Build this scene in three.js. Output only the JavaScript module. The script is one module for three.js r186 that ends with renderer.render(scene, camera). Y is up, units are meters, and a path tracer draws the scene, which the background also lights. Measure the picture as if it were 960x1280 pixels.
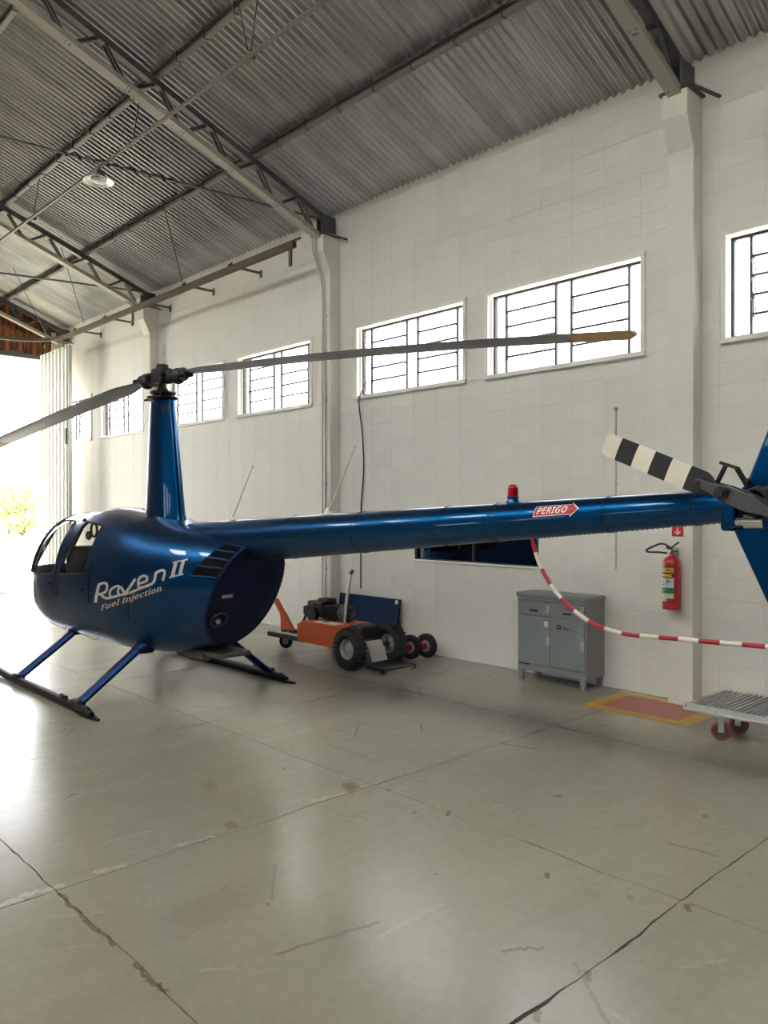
import * as THREE from 'three';
import { FontLoader } from 'three/addons/loaders/FontLoader.js';
import { RoundedBoxGeometry } from 'three/addons/geometries/RoundedBoxGeometry.js';
import { ConvexGeometry } from 'three/addons/geometries/ConvexGeometry.js';
import * as BGU from 'three/addons/utils/BufferGeometryUtils.js';

// ---------------------------------------------------------------- camera, sky, sun, exposure
const scene = new THREE.Scene();
const V = (x, y, z) => new THREE.Vector3(x, y, z);
const EYE = 1.85, FOCAL = 980;
const camera = new THREE.PerspectiveCamera(THREE.MathUtils.radToDeg(2 * Math.atan(640 / FOCAL)), 960 / 1280, 0.05, 600);
camera.position.set(0, EYE, 0);
const heading = THREE.MathUtils.degToRad(43.4);
camera.lookAt(-Math.cos(heading) * 10, EYE - 0.041, -Math.sin(heading) * 10);
scene.background = new THREE.Color().setRGB(0.96, 0.98, 1.0);
scene.backgroundIntensity = 6.2;
const sun = new THREE.DirectionalLight(new THREE.Color().setRGB(1, 0.945, 0.865), 62);
sun.position.set(-22, 90, 42); sun.target.position.set(-8, 0, 0);
sun.castShadow = true; sun.shadow.mapSize.set(2048, 2048);
Object.assign(sun.shadow.camera, { left: -45, right: 45, top: 45, bottom: -45, near: 1, far: 220 });
scene.add(sun, sun.target);
const renderer = new THREE.WebGLRenderer({ antialias: true });
renderer.toneMapping = THREE.LinearToneMapping;
renderer.toneMappingExposure = 1.42;
renderer.shadowMap.enabled = true;

// ---------------------------------------------------------------- helpers
let seed = 7;
const rnd = () => { seed = (seed * 1664525 + 1013904223) >>> 0; return seed / 4294967296; };
const rr = (a, b) => a + (b - a) * rnd();
const lerp = (a, b, t) => a + (b - a) * t;
const clamp = (x, a, b) => Math.min(b, Math.max(a, x));
const taken = new Map();
function numbered(name) { const n = taken.get(name) ?? 0; taken.set(name, n + 1); return n ? name + '_' + String(n).padStart(3, '0') : name; }
function mesh(name, geo, mat, parent) { const m = new THREE.Mesh(geo, mat); m.name = name; m.castShadow = m.receiveShadow = true; parent.add(m); return m; }
function thing(name, label, category, pos = [0, 0, 0], group, turn = 0) {
  const o = new THREE.Group(); o.name = numbered(name); o.position.set(...pos); o.rotation.y = turn;
  o.userData = { label, category }; if (group) o.userData.group = group; scene.add(o); return o;
}
function structure(name, label, category, pos = [0, 0, 0]) { const o = thing(name, label, category, pos); o.userData.kind = 'structure'; return o; }
const merge = (list) => BGU.mergeGeometries(list.map((g) => { const n = g.index ? g.toNonIndexed() : g; for (const k of Object.keys(n.attributes)) if (!['position', 'normal', 'uv'].includes(k)) n.deleteAttribute(k); return n; }), false);
const at = (g, x = 0, y = 0, z = 0, rx = 0, ry = 0, rz = 0) => { const m = new THREE.Matrix4().makeRotationFromEuler(new THREE.Euler(rx, ry, rz)); m.setPosition(x, y, z); return g.applyMatrix4(m); };
function boxUV(g, k = 1) {
  const p = g.attributes.position, n = g.attributes.normal, uv = new Float32Array(p.count * 2);
  for (let i = 0; i < p.count; i++) {
    const ax = Math.abs(n.getX(i)), ay = Math.abs(n.getY(i)), az = Math.abs(n.getZ(i));
    const [a, b] = ay >= ax && ay >= az ? [p.getX(i), p.getZ(i)] : ax >= az ? [p.getZ(i), p.getY(i)] : [p.getX(i), p.getY(i)];
    uv[2 * i] = a * k; uv[2 * i + 1] = b * k;
  }
  g.setAttribute('uv', new THREE.BufferAttribute(uv, 2)); return g;
}
function chamferBox(w, h, d, c) {
  const pts = [];
  for (const x of [-1, 1]) for (const y of [-1, 1]) for (const z of [-1, 1]) {
    const X = x * w / 2, Y = y * h / 2, Z = z * d / 2;
    pts.push(V(X - x * c, Y - y * c, Z), V(X - x * c, Y, Z - z * c), V(X, Y - y * c, Z - z * c));
  }
  return boxUV(new ConvexGeometry(pts));
}
const rbox = (w, h, d, r = 0.01, s = 2) => boxUV(new RoundedBoxGeometry(w, h, d, s, r));
const box = (w, h, d) => boxUV(new THREE.BoxGeometry(w, h, d));
function along(g, p, q, roll = 0) {           // a shape built along +y, length 1 centred, laid from p to q
  const d = q.clone().sub(p), L = d.length(); d.normalize();
  const ref = Math.abs(d.y) > 0.95 ? V(1, 0, 0) : V(0, 1, 0);
  const x = ref.clone().cross(d).normalize(), z = x.clone().cross(d).normalize();
  const m = new THREE.Matrix4().makeBasis(x, d, z);
  if (roll) m.multiply(new THREE.Matrix4().makeRotationY(roll));
  m.setPosition(p.clone().add(q).multiplyScalar(0.5));
  return { g, m, L };
}
function bar(p, q, r, seg = 10) { const L = p.distanceTo(q); return new THREE.CylinderGeometry(r, r, L, seg).applyMatrix4(along(null, p, q).m); }
function cone(p, q, r0, r1, seg = 14) { const L = p.distanceTo(q); return new THREE.CylinderGeometry(r1, r0, L, seg).applyMatrix4(along(null, p, q).m); }
function beam(p, q, w, h, roll = 0) { const L = p.distanceTo(q); return boxUV(new THREE.BoxGeometry(w, L, h)).applyMatrix4(along(null, p, q, roll).m); }
const tube = (pts, r, n = 32, seg = 8) => new THREE.TubeGeometry(new THREE.CatmullRomCurve3(pts), n, r, seg, false);
const lathe = (pts, seg = 24) => new THREE.LatheGeometry(pts.map(([a, b]) => new THREE.Vector2(a, b)), seg);
function extrude(pts, depth, bevel = 0) {
  const s = new THREE.Shape(pts.map(([a, b]) => new THREE.Vector2(a, b)));
  return new THREE.ExtrudeGeometry(s, { depth, bevelEnabled: bevel > 0, bevelThickness: bevel, bevelSize: bevel, bevelSegments: 2, steps: 1 });
}

// ---------------------------------------------------------------- noise and textures
const hash = (x, y, s) => { let h = (x * 374761393 + y * 668265263 + s * 974711) | 0; h = Math.imul(h ^ (h >>> 13), 1274126177); return ((h ^ (h >>> 16)) >>> 0) / 4294967296; };
function vnoise(x, y, per, s) {
  const xi = Math.floor(x), yi = Math.floor(y), fx = x - xi, fy = y - yi, u = fx * fx * (3 - 2 * fx), v = fy * fy * (3 - 2 * fy), m = (a) => ((a % per) + per) % per;
  return lerp(lerp(hash(m(xi), m(yi), s), hash(m(xi + 1), m(yi), s), u), lerp(hash(m(xi), m(yi + 1), s), hash(m(xi + 1), m(yi + 1), s), u), v);
}
function field(N, octaves) {                      // octaves: [cells, weight, stretchY]
  const f = new Float32Array(N * N); let tot = 0;
  octaves.forEach(([c, w, st = 1], o) => {
    tot += w; const cy = Math.max(1, Math.round(c / st));
    for (let j = 0; j < N; j++) for (let i = 0; i < N; i++) f[j * N + i] += w * vnoise(i / N * c, j / N * cy, Math.max(c, cy) === c ? c : cy, o + 11 * c);
  });
  for (let i = 0; i < f.length; i++) f[i] /= tot; return f;
}
function dataTex(N, fn, srgb, rep = 1) {
  const d = new Uint8Array(N * N * 4);
  for (let j = 0; j < N; j++) for (let i = 0; i < N; i++) { const c = fn(i, j, j * N + i), k = 4 * (j * N + i), e = hash(i, j, 77) * 1.6 - 0.3; c[0] += e; c[1] += e; c[2] += e; d[k] = clamp(c[0], 0, 255); d[k + 1] = clamp(c[1], 0, 255); d[k + 2] = clamp(c[2], 0, 255); d[k + 3] = 255; }
  const t = new THREE.DataTexture(d, N, N, THREE.RGBAFormat); t.wrapS = t.wrapT = THREE.RepeatWrapping; t.magFilter = THREE.LinearFilter; t.minFilter = THREE.LinearMipmapLinearFilter; t.generateMipmaps = true;
  if (srgb) t.colorSpace = THREE.SRGBColorSpace; t.repeat.set(rep, rep); t.needsUpdate = true; return t;
}
const lin = (r, g, b) => new THREE.Color().setRGB(r, g, b);
const std = (o) => new THREE.MeshStandardMaterial({ side: THREE.DoubleSide, ...o });
const phy = (o) => new THREE.MeshPhysicalMaterial({ side: THREE.DoubleSide, ...o });

// floor: one sheet of 12.3 m, x -12.3..0, z -8..4.3
const FT = 12.3, FN = 2048;
const fcoarse = field(FN, [[5, 1], [11, 0.8], [26, 0.6], [60, 0.4]]);
const fsoft = field(FN, [[3, 1], [7, 0.7], [15, 0.35]]);
const ffine = field(FN, [[150, 0.3], [320, 0.7], [700, 1]]);
const fscuff = field(FN, [[90, 1, 6], [240, 0.6, 8], [40, 0.6]]);
const spots = [];
for (let i = 0; i < 260; i++) spots.push([rnd(), rnd(), 0.0004 + 0.0012 * rnd() ** 2, rr(0.8, 3), rr(0, 3.14), rr(10, 40), 0]);
const toT = (x, z) => [(x + FT) / FT, (z + 8) / FT];
for (const [x, z, r, st, a, d] of [[-3.95, -3.42, 0.055, 2.0, 0.6, 30], [-3.95, -2.5, 0.04, 1.5, 0.2, 22], [-3.2, -1.9, 0.14, 2.4, 1.4, 9], [-4.6, -2.75, 0.05, 3.2, 0.4, 12], [-2.6, -2.2, 0.11, 2.4, 0.9, 7]]) { const [u, v] = toT(x, z); spots.push([u, v, r / FT, st, a, d, 1]); }
const fstain = new Float32Array(FN * FN), fpale = new Float32Array(FN * FN);
for (const [u, v, r, st, a, d] of spots) {
  const R = Math.ceil(r * FN * Math.max(1, st)) + 2, cx = u * FN, cy = v * FN, ca = Math.cos(a), sa = Math.sin(a);
  for (let j = -R; j <= R; j++) for (let i = -R; i <= R; i++) {
    const X = (i * ca + j * sa) / (r * FN * st), Y = (-i * sa + j * ca) / (r * FN), q = 1 - Math.hypot(X, Y);
    const x = ((Math.round(cx) + i) % FN + FN) % FN, y = ((Math.round(cy) + j) % FN + FN) % FN, k = y * FN + x;
    const e = q * 2.2 + (ffine[k] - 0.5) * 4 + (fscuff[k] - 0.5) * 4; if (e > 0 && q > -0.3) fstain[k] = Math.max(fstain[k], d * Math.min(1, e));
  }
}
function stroke(x0, z0, x1, z1, w, amt, target, wob = 0.02) {
  const n = Math.ceil(Math.hypot(x1 - x0, z1 - z0) / 0.003);
  for (let i = 0; i <= n; i++) {
    const t = i / n, o = (vnoise(t * 9, 3.3 + x0, 64, 5) - 0.5) * wob, [u, v] = toT(lerp(x0, x1, t) + o, lerp(z0, z1, t) + o);
    const W = w * (0.4 + 1.2 * vnoise(t * 25, x0 * 7 + 50, 4096, 6)), R = Math.ceil(W / FT * FN);
    for (let j = -R; j <= R; j++) for (let a = -R; a <= R; a++) { const x = ((Math.round(u * FN) + a) % FN + FN) % FN, y = ((Math.round(v * FN) + j) % FN + FN) % FN; if (Math.hypot(a, j) <= R + 0.2) target[y * FN + x] = Math.max(target[y * FN + x], amt * (0.5 + ffine[y * FN + x])); }
  }
}
// scuffs, a tyre print, old filler chips along the joints
for (let i = 0; i < 46; i++) { const x = rr(-7, -0.5), z = rr(-6.5, -0.8), a = rr(0, 6.28), L = rr(0.08, 0.5); stroke(x, z, x + L * Math.cos(a), z + L * Math.sin(a), 0.004, rr(10, 26), fstain); }
for (let i = 0; i < 16; i++) { const x = rr(-5, -0.8), z = rr(-4.5, -0.8), a = rr(0, 6.28), L = rr(0.1, 0.4); stroke(x, z, x + L * Math.cos(a), z + L * Math.sin(a), 0.004, rr(6, 14), fpale); }
for (const [z0, z1, w] of [[-1.30, -1.5, 0.009], [-1.66, -1.82, 0.008], [-2.1, -2.35, 0.004], [-3.05, -3.4, 0.005], [-0.9, -1.3, 0.011]]) stroke(-3.9, z0, -3.88, z1, w, 26, fpale, 0.05);
for (const [x0, x1] of [[-3.8, -3.2], [-3.0, -2.75]]) stroke(x0, -1.44, x1, -1.45, 0.004, 40, fstain, 0.05);
for (const [x, z] of [[-1.72, -2.75], [-1.71, -2.4], [-1.69, -3.55], [-3.2, -3.57]]) stroke(x, z, x + 0.03, z + 0.05, 0.006, 30, fstain, 0.03);
const floorMap = dataTex(FN, (i, j, k) => {
  const c = fcoarse[k] - 0.5, f = ffine[k] - 0.5, s = fscuff[k] - 0.5, d = fstain[k], p = fpale[k];
  const L = 143 + 8 * c + 26 * (fsoft[k] - 0.5) + 10 * f + 8 * s - d * 1.0 + p * 0.7;
  return [L + 5 + d * 0.2, L, L - 16 - (fsoft[k] - 0.5) * 14 - d * 0.12];
}, true, 1 / FT);
const floorRough = dataTex(1024, (i, j) => { const k = (2 * j) * FN + 2 * i, r = clamp(60 + (fsoft[k] - 0.5) * 40 + (fcoarse[k] - 0.5) * 30 + (fscuff[k] - 0.5) * 24 + (ffine[k] - 0.5) * 16 + fstain[k] * 0.3, 50, 67); return [r, r, r]; }, false, 1 / FT);
const floorBump = dataTex(1024, (i, j) => { const k = (2 * j) * FN + 2 * i, b = 128 + (ffine[k] - 0.5) * 30 + (fcoarse[k] - 0.5) * 110 + (fsoft[k] - 0.5) * 220; return [b, b, b]; }, false, 1 / FT);
for (const t of [floorMap, floorRough, floorBump]) t.offset.set(0, 8 / FT);
const grain = field(512, [[16, 0.7], [50, 0.8], [130, 1], [260, 0.7]]);
const grainBump = dataTex(512, (i, j, k) => { const b = 128 + (grain[k] - 0.5) * 220; return [b, b, b]; }, false, 1.6);
const wallTone = field(512, [[4, 1], [9, 0.8], [30, 0.5], [120, 0.35]]);
const wallMap = dataTex(512, (i, j, k) => { const L = 219 + (wallTone[k] - 0.5) * 20; return [L + 2, L, L - 6]; }, true, 0.31);
const streak = field(512, [[24, 1, 12], [90, 0.8, 30], [10, 0.7], [200, 0.4]]);
const metalMap = (a, b, tint = [0, 0, 0]) => dataTex(512, (i, j, k) => { const L = lerp(a, b, clamp((streak[k] - 0.5) * 2.4 + 0.5, 0, 1)); return [L + tint[0], L + tint[1], L + tint[2]]; }, true, 0.5);
const sheetMap = metalMap(156, 184, [1, 1, 0]);
const sheetRough = dataTex(256, (i, j) => { const r = 86 + (streak[(2 * j) * 512 + 2 * i] - 0.5) * 20; return [r, r, r]; }, false, 0.5);
const rust = field(512, [[10, 1, 6], [34, 1, 8], [90, 0.7]]);
const rustMap = dataTex(512, (i, j, k) => { const t = clamp((rust[k] - 0.5) * 2.8 + 0.5, 0, 1); return [lerp(58, 156, t), lerp(34, 96, t), lerp(20, 52, t)]; }, true, 1.1);

// ---------------------------------------------------------------- materials
const M = {
  floor: phy({ map: floorMap, roughnessMap: floorRough, roughness: 1, bumpMap: floorBump, bumpScale: 0.002, specularIntensity: 1 }),
  joint: std({ color: lin(0.03, 0.027, 0.022), roughness: 0.95 }),
  wall: std({ map: wallMap, roughness: 0.62, bumpMap: grainBump, bumpScale: 0.0012 }),
  wallB: std({ map: wallMap, color: lin(0.965, 0.965, 0.965), roughness: 0.62, bumpMap: grainBump, bumpScale: 0.0014 }),
  wallC: std({ map: wallMap, color: lin(0.985, 0.98, 0.965), roughness: 0.66, bumpMap: grainBump, bumpScale: 0.001 }),
  wallDull: std({ color: lin(0.13, 0.13, 0.125), roughness: 0.85, bumpMap: grainBump, bumpScale: 0.002 }),
  mortar: std({ color: lin(0.6, 0.585, 0.53), roughness: 0.8 }),
  plaster: std({ color: lin(0.8, 0.79, 0.74), roughness: 0.55, bumpMap: grainBump, bumpScale: 0.002 }),
  sheet: std({ map: sheetMap, roughnessMap: sheetRough, roughness: 1, metalness: 0.9 }),
  sheetB: std({ map: sheetMap, color: lin(0.86, 0.86, 0.88), roughnessMap: sheetRough, roughness: 1, metalness: 0.9 }),
  sheetC: std({ map: sheetMap, color: lin(1.0, 0.97, 0.93), roughnessMap: sheetRough, roughness: 1, metalness: 0.85 }),
  skylight: phy({ color: lin(0.9, 0.92, 0.9), roughness: 1, transmission: 0.9, thickness: 0 }),
  purlin: std({ color: lin(0.2, 0.185, 0.16), roughness: 0.6, metalness: 0.2 }),
  chordLit: std({ color: lin(0.36, 0.34, 0.29), roughness: 0.6 }),  // lighter than the web steel: bounced floor light is put into this colour
  steelDark: std({ color: lin(0.1, 0.1, 0.095), roughness: 0.55, metalness: 0.3 }),
  rust: std({ map: rustMap, roughness: 0.85 }),
  rustBar: std({ color: lin(0.13, 0.095, 0.075), roughness: 0.75, metalness: 0.2 }),
  galv: std({ color: lin(0.62, 0.63, 0.62), roughness: 0.42, metalness: 0.75 }),
  pipe: std({ color: lin(0.15, 0.135, 0.11), roughness: 0.5, metalness: 0.3 }),
  winFrame: std({ color: lin(0.035, 0.035, 0.04), roughness: 0.5, metalness: 0.2 }),
  winBar: std({ color: lin(0.05, 0.048, 0.055), roughness: 0.5, metalness: 0.3 }),
  pane: phy({ color: lin(0.97, 0.98, 0.98), roughness: 0.03, transmission: 1, thickness: 0, ior: 1.5 }),
  filmGlass: std({ color: lin(0.09, 0.1, 0.105), roughness: 0.015, metalness: 1 }),
  door: std({ color: lin(0.72, 0.71, 0.66), roughness: 0.45 }),
  apron: std({ color: lin(0.27, 0.26, 0.215), roughness: 0.9 }),
  grass: std({ color: lin(0.32, 0.34, 0.14), roughness: 0.95 }),
  conduit: std({ color: lin(0.62, 0.61, 0.56), roughness: 0.5 }),
  black: std({ color: lin(0.012, 0.012, 0.013), roughness: 0.45 }),
  ventBlack: phy({ color: lin(0.004, 0.004, 0.006), roughness: 0.9, specularIntensity: 0.2 }),
  blackSoft: std({ color: lin(0.02, 0.02, 0.022), roughness: 0.75 }),
  blue: phy({ color: lin(0.0015, 0.058, 0.18), metalness: 1, roughness: 0.32, clearcoat: 0.4, clearcoatRoughness: 0.015 }),
  navy: phy({ color: lin(0.002, 0.007, 0.04), roughness: 0.5, specularIntensity: 0.35 }),
  strut: phy({ color: lin(0.002, 0.024, 0.095), metalness: 0.75, roughness: 0.42 }),  // hull blue darkened: shade on the struts is put into the colour
  liner: std({ color: lin(0.045, 0.043, 0.042), roughness: 0.85 }),
  seat: std({ color: lin(0.03, 0.028, 0.027), roughness: 0.7 }),
  canopy: phy({ color: lin(0.96, 0.98, 0.95), roughness: 0.02, transmission: 1, thickness: 0, ior: 1.45 }),
  bladeGrey: std({ color: lin(0.2, 0.205, 0.225), roughness: 0.38, metalness: 0.2 }),
  bladeYellow: std({ color: lin(0.6, 0.38, 0.17), roughness: 0.5 }),
  hub: std({ color: lin(0.025, 0.025, 0.026), roughness: 0.5, metalness: 0.5 }),
  hubGrey: std({ color: lin(0.085, 0.088, 0.095), roughness: 0.5, metalness: 0.4 }),
  silver: std({ color: lin(0.72, 0.71, 0.68), roughness: 0.25, metalness: 0.9 }),
  bandWhite: phy({ color: lin(0.76, 0.72, 0.58), roughness: 0.3, clearcoat: 0.8, clearcoatRoughness: 0.08 }),
  bandBlack: std({ color: lin(0.017, 0.018, 0.022), roughness: 0.6 }),
  letter: std({ color: lin(0.56, 0.56, 0.55), roughness: 0.4, metalness: 0.4 }),
  letterWarm: std({ color: lin(0.62, 0.5, 0.4), roughness: 0.4, metalness: 0.3 }),
  red: phy({ color: lin(0.42, 0.008, 0.02), roughness: 0.35, clearcoat: 0.5 }),
  redSign: std({ color: lin(0.5, 0.014, 0.025), roughness: 0.45 }),
  white: std({ color: lin(0.8, 0.8, 0.78), roughness: 0.45 }),
  redLens: phy({ color: lin(0.75, 0.01, 0.02), roughness: 0.08, transmission: 0.75, thickness: 0.02, ior: 1.45 }),
  hoseRed: std({ color: lin(0.4, 0.012, 0.03), roughness: 0.35 }),
  hoseWhite: std({ color: lin(0.74, 0.7, 0.6), roughness: 0.4 }),
  orange: std({ color: lin(0.45, 0.07, 0.014), roughness: 0.6, bumpMap: grainBump, bumpScale: 0.0006 }),
  rubber: std({ color: lin(0.014, 0.014, 0.015), roughness: 0.8 }),
  rim: std({ color: lin(0.42, 0.41, 0.39), roughness: 0.45, metalness: 0.5 }),
  bluePanel: std({ color: lin(0.004, 0.028, 0.085), roughness: 0.75, metalness: 0.6 }),
  casterRed: std({ color: lin(0.3, 0.06, 0.04), roughness: 0.5 }),
  padRed: std({ color: lin(0.36, 0.1, 0.085), roughness: 0.4, bumpMap: grainBump, bumpScale: 0.0008 }),
  padYellow: std({ color: lin(0.47, 0.28, 0.05), roughness: 0.4, bumpMap: grainBump, bumpScale: 0.0008 }),
  leaf: std({ color: lin(0.3, 0.36, 0.13), roughness: 0.8 }),  // paled: the glare outdoors is put into the leaf colour
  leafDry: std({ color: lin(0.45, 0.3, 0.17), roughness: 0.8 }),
  bark: std({ color: lin(0.12, 0.08, 0.05), roughness: 0.9 }),
};
const scuff = field(512, [[6, 1], [14, 0.9], [40, 0.5], [160, 0.3]]);
M.cabinet = std({ map: dataTex(512, (i, j, k) => { const p = clamp((scuff[k] - 0.6) * 6, 0, 1), L = 136 + (grain[k] - 0.5) * 12 + 40 * p; return [L - 3, L + 3, L + 4]; }, true, 1.1), roughness: 0.42, metalness: 0.15 });
M.cabinetPlain = std({ color: lin(0.24, 0.252, 0.252), roughness: 0.5, metalness: 0.1 });

// ---------------------------------------------------------------- the hall: sizes
const WZ = -7.29, FARX = -18.8, NEARX = 9, LEFTZ = 12.6, RIDGE = 2.66, EAVE = 6.08, PITCH = 0.375;
const roofY = (z) => EAVE + PITCH * (Math.min(z, 2 * RIDGE - z) - WZ);

// outside ground
{ const g = structure('apron', 'sunlit pale concrete apron outside the open hangar door', 'ground');
  mesh('slab', boxUV(new THREE.BoxGeometry(160, 0.1, 160)).translate(-20, -0.16, 0), M.apron, g);
  const v = structure('grass_verge', 'strip of grass beyond the concrete apron', 'grass');
  mesh('turf', boxUV(new THREE.BoxGeometry(30, 0.06, 150)).translate(-79, -0.08, 0), M.grass, v); }

// floor: cast slabs with ragged open joints
{
  const fl = structure('floor', 'worn glossy grey concrete hangar floor cast in large slabs', 'floor');
  mesh('joint_bed', box(NEARX - FARX, 0.08, LEFTZ - WZ).translate((NEARX + FARX) / 2, -0.062, (LEFTZ + WZ) / 2), M.joint, fl);
  const xs = [FARX], zs = [WZ];
  for (let x = -1.72 - 2.13 * 7; x < NEARX - 0.3; x += 2.13) xs.push(x); xs.push(NEARX);
  for (let z = -3.55 - 2.1; z < LEFTZ - 0.3; z += 2.1) zs.push(z); zs.push(LEFTZ);
  const gap = (a, b, s) => { const n = vnoise(a * 7, b * 3, 1e6, s); return (n > 0.76 ? 0.006 + 0.03 * (n - 0.76) : 0.0014 + 0.004 * n); };
  for (let i = 0; i + 1 < xs.length; i++) for (let j = 0; j + 1 < zs.length; j++) {
    const [x0, x1, z0, z1] = [xs[i], xs[i + 1], zs[j], zs[j + 1]], near = x0 > -8 && z0 < 1, n = near ? 40 : 4, pts = [];
    const wob = (t, line, s) => (near ? (vnoise(t * 2.3, line * 1.7, 1e6, s) - 0.5) * 0.03 + (vnoise(t * 14, line, 1e6, s + 1) - 0.5) * 0.01 : 0);
    for (let k = 0; k < n; k++) { const x = lerp(x0, x1, k / n); pts.push([x, z0 + wob(x, z0, 21) + gap(x, z0 + 50, 31)]); }
    for (let k = 0; k < n; k++) { const z = lerp(z0, z1, k / n); pts.push([x1 + wob(z, x1, 23) - gap(z, x1 + 80, 32), z]); }
    for (let k = 0; k < n; k++) { const x = lerp(x1, x0, k / n); pts.push([x, z1 + wob(x, z1, 21) - gap(x, z1 + 20, 33)]); }
    for (let k = 0; k < n; k++) { const z = lerp(z1, z0, k / n); pts.push([x0 + wob(z, x0, 23) + gap(z, x0 + 10, 34), z]); }
    const g = extrude(pts.map(([x, z]) => [clamp(x, FARX, NEARX), -clamp(z, WZ, LEFTZ)]), 0.1); g.rotateX(-Math.PI / 2); g.translate(0, -0.1, 0);
    const p = g.attributes.position, uv = g.attributes.uv; for (let q = 0; q < p.count; q++) uv.setXY(q, p.getX(q), p.getZ(q));
    mesh('slab', g, M.floor, fl);
  }
}

// ---------------------------------------------------------------- walls
const WIN_Y0 = 3.4, WIN_Y1 = 4.4, WIN_W = 2.0;
const winX = [-0.13 - 2.0, -4.925, -7.265, -10.28, -12.71, -15.70, -18.2];          // centres, along the visible wall
winX[0] = -3.122 + 1.0;
const LOW = { x0: -7.13, x1: -5.19, y0: 1.18, y1: 1.6 };
const PIL = [-3.45, -8.75, -14.2];                                               // pilaster centres
function wallShape(holes, x0, x1, top) {
  const s = new THREE.Shape(top.map(([x, y]) => new THREE.Vector2(x, y)));
  for (const [a, b, c, d] of holes) { const h = new THREE.Path(); h.moveTo(a, c); h.lineTo(b, c); h.lineTo(b, d); h.lineTo(a, d); h.closePath(); s.holes.push(h); }
  return s;
}
{
  const w = structure('wall_right', 'tall white painted concrete block wall with high louvre windows', 'wall');
  const holes = winX.map((c) => [Math.max(c - WIN_W / 2, FARX + 0.02), c + WIN_W / 2, WIN_Y0, WIN_Y1]); holes.push([LOW.x0, LOW.x1, LOW.y0, LOW.y1]);
  const core = new THREE.ExtrudeGeometry(wallShape(holes, 0, 0, [[FARX - 0.2, -0.1], [NEARX + 0.2, -0.1], [NEARX + 0.2, 6.14], [FARX - 0.2, 6.14]]), { depth: 0.19, bevelEnabled: false });
  core.translate(0, 0, WZ - 0.1925); mesh('wall_core', boxUV(core), M.wall, w);
  const BW = 0.4, BH = 0.2, J = 0.004, D = 0.03, blocks = [];
  for (let r = 0; r < 31; r++) for (let x = -4.36 - BW * 37; x < NEARX; x += BW) {
    let parts = [[Math.max(x, FARX), Math.min(x + BW, NEARX)]]; const y0 = r * BH, y1 = Math.min(y0 + BH, 6.12);
    for (const [a, b, c, d] of holes) if (Math.min(y1, d) - Math.max(y0, c) > 0.05) parts = parts.flatMap(([p, q]) => (b <= p || a >= q ? [[p, q]] : [[p, a], [b, q]].filter(([m, n]) => n - m > 0.03)));
    for (const [p, q] of parts) if (q - p > 0.03) blocks.push([p, q, y0, y1]);
  }
  const dir = V(-Math.cos(heading), 0, -Math.sin(heading)), rt = V(-dir.z, 0, dir.x);
  const seen = (b) => { const c = V((b[0] + b[1]) / 2, (b[2] + b[3]) / 2 - EYE, WZ), t = c.dot(dir), px = 480 + FOCAL * c.dot(rt) / t, py = 636 - FOCAL * c.y / t; return t > 1 && px > -20 && px < 980 && py > 0 && py < 1280 ? (b[1] - b[0]) * (b[3] - b[2]) * Math.abs(WZ) / (c.length() ** 3) : 0; };
  blocks.sort((a, b) => seen(b) - seen(a));
  const cache = new Map(), rest = [];
  blocks.forEach((b, i) => {
    const W = b[1] - b[0] - J, H = b[3] - b[2] - J, key = W.toFixed(3) + H.toFixed(3);
    if (!cache.has(key)) cache.set(key, chamferBox(W, H, D, 0.002));
    const c = [(b[0] + b[1]) / 2, (b[2] + b[3]) / 2, WZ - D / 2 + (hash(i, 3, 9) - 0.5) * 0.0012];
    if (i < 300) mesh(i ? 'block_' + String(i).padStart(3, '0') : 'block', cache.get(key), [M.wall, M.wallB, M.wallC][(hash(i, 7, 2) * 3) | 0], w).position.set(...c);
    else rest.push(cache.get(key).clone().translate(...c));
  });
  const o = mesh('block_courses', merge(rest), M.wall, w); o.userData.kind = 'stuff';
}
{
  const leftWin = [...Array(8)].map((_, i) => -16.8 + i * 3.2);
  const w = structure('wall_left', 'bare grey block wall with a row of high windows facing the helicopter', 'wall');
  const g = new THREE.ExtrudeGeometry(wallShape(leftWin.map((c) => [c - 1, c + 1, WIN_Y0, WIN_Y1]), 0, 0, [[FARX - 0.2, -0.1], [NEARX + 0.2, -0.1], [NEARX + 0.2, 6.14], [FARX - 0.2, 6.14]]), { depth: 0.19, bevelEnabled: false });
  g.translate(0, 0, LEFTZ); mesh('wall_core', boxUV(g), M.wallDull, w);
  globalThis.__leftWin = leftWin;
  const n = structure('wall_near', 'bare grey gable wall closing the hangar', 'wall');
  const gn = new THREE.ExtrudeGeometry(new THREE.Shape([[-LEFTZ - 0.19, -0.1], [-WZ + 0.19, -0.1], [-WZ + 0.19, 6.1], [-RIDGE, roofY(RIDGE) + 0.05], [-LEFTZ - 0.19, 6.1]].map(([a, b]) => new THREE.Vector2(a, b))), { depth: 0.19, bevelEnabled: false });
  gn.rotateY(Math.PI / 2); gn.translate(NEARX, 0, 0); mesh('wall_core', boxUV(gn), M.wallDull, n);
}
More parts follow.
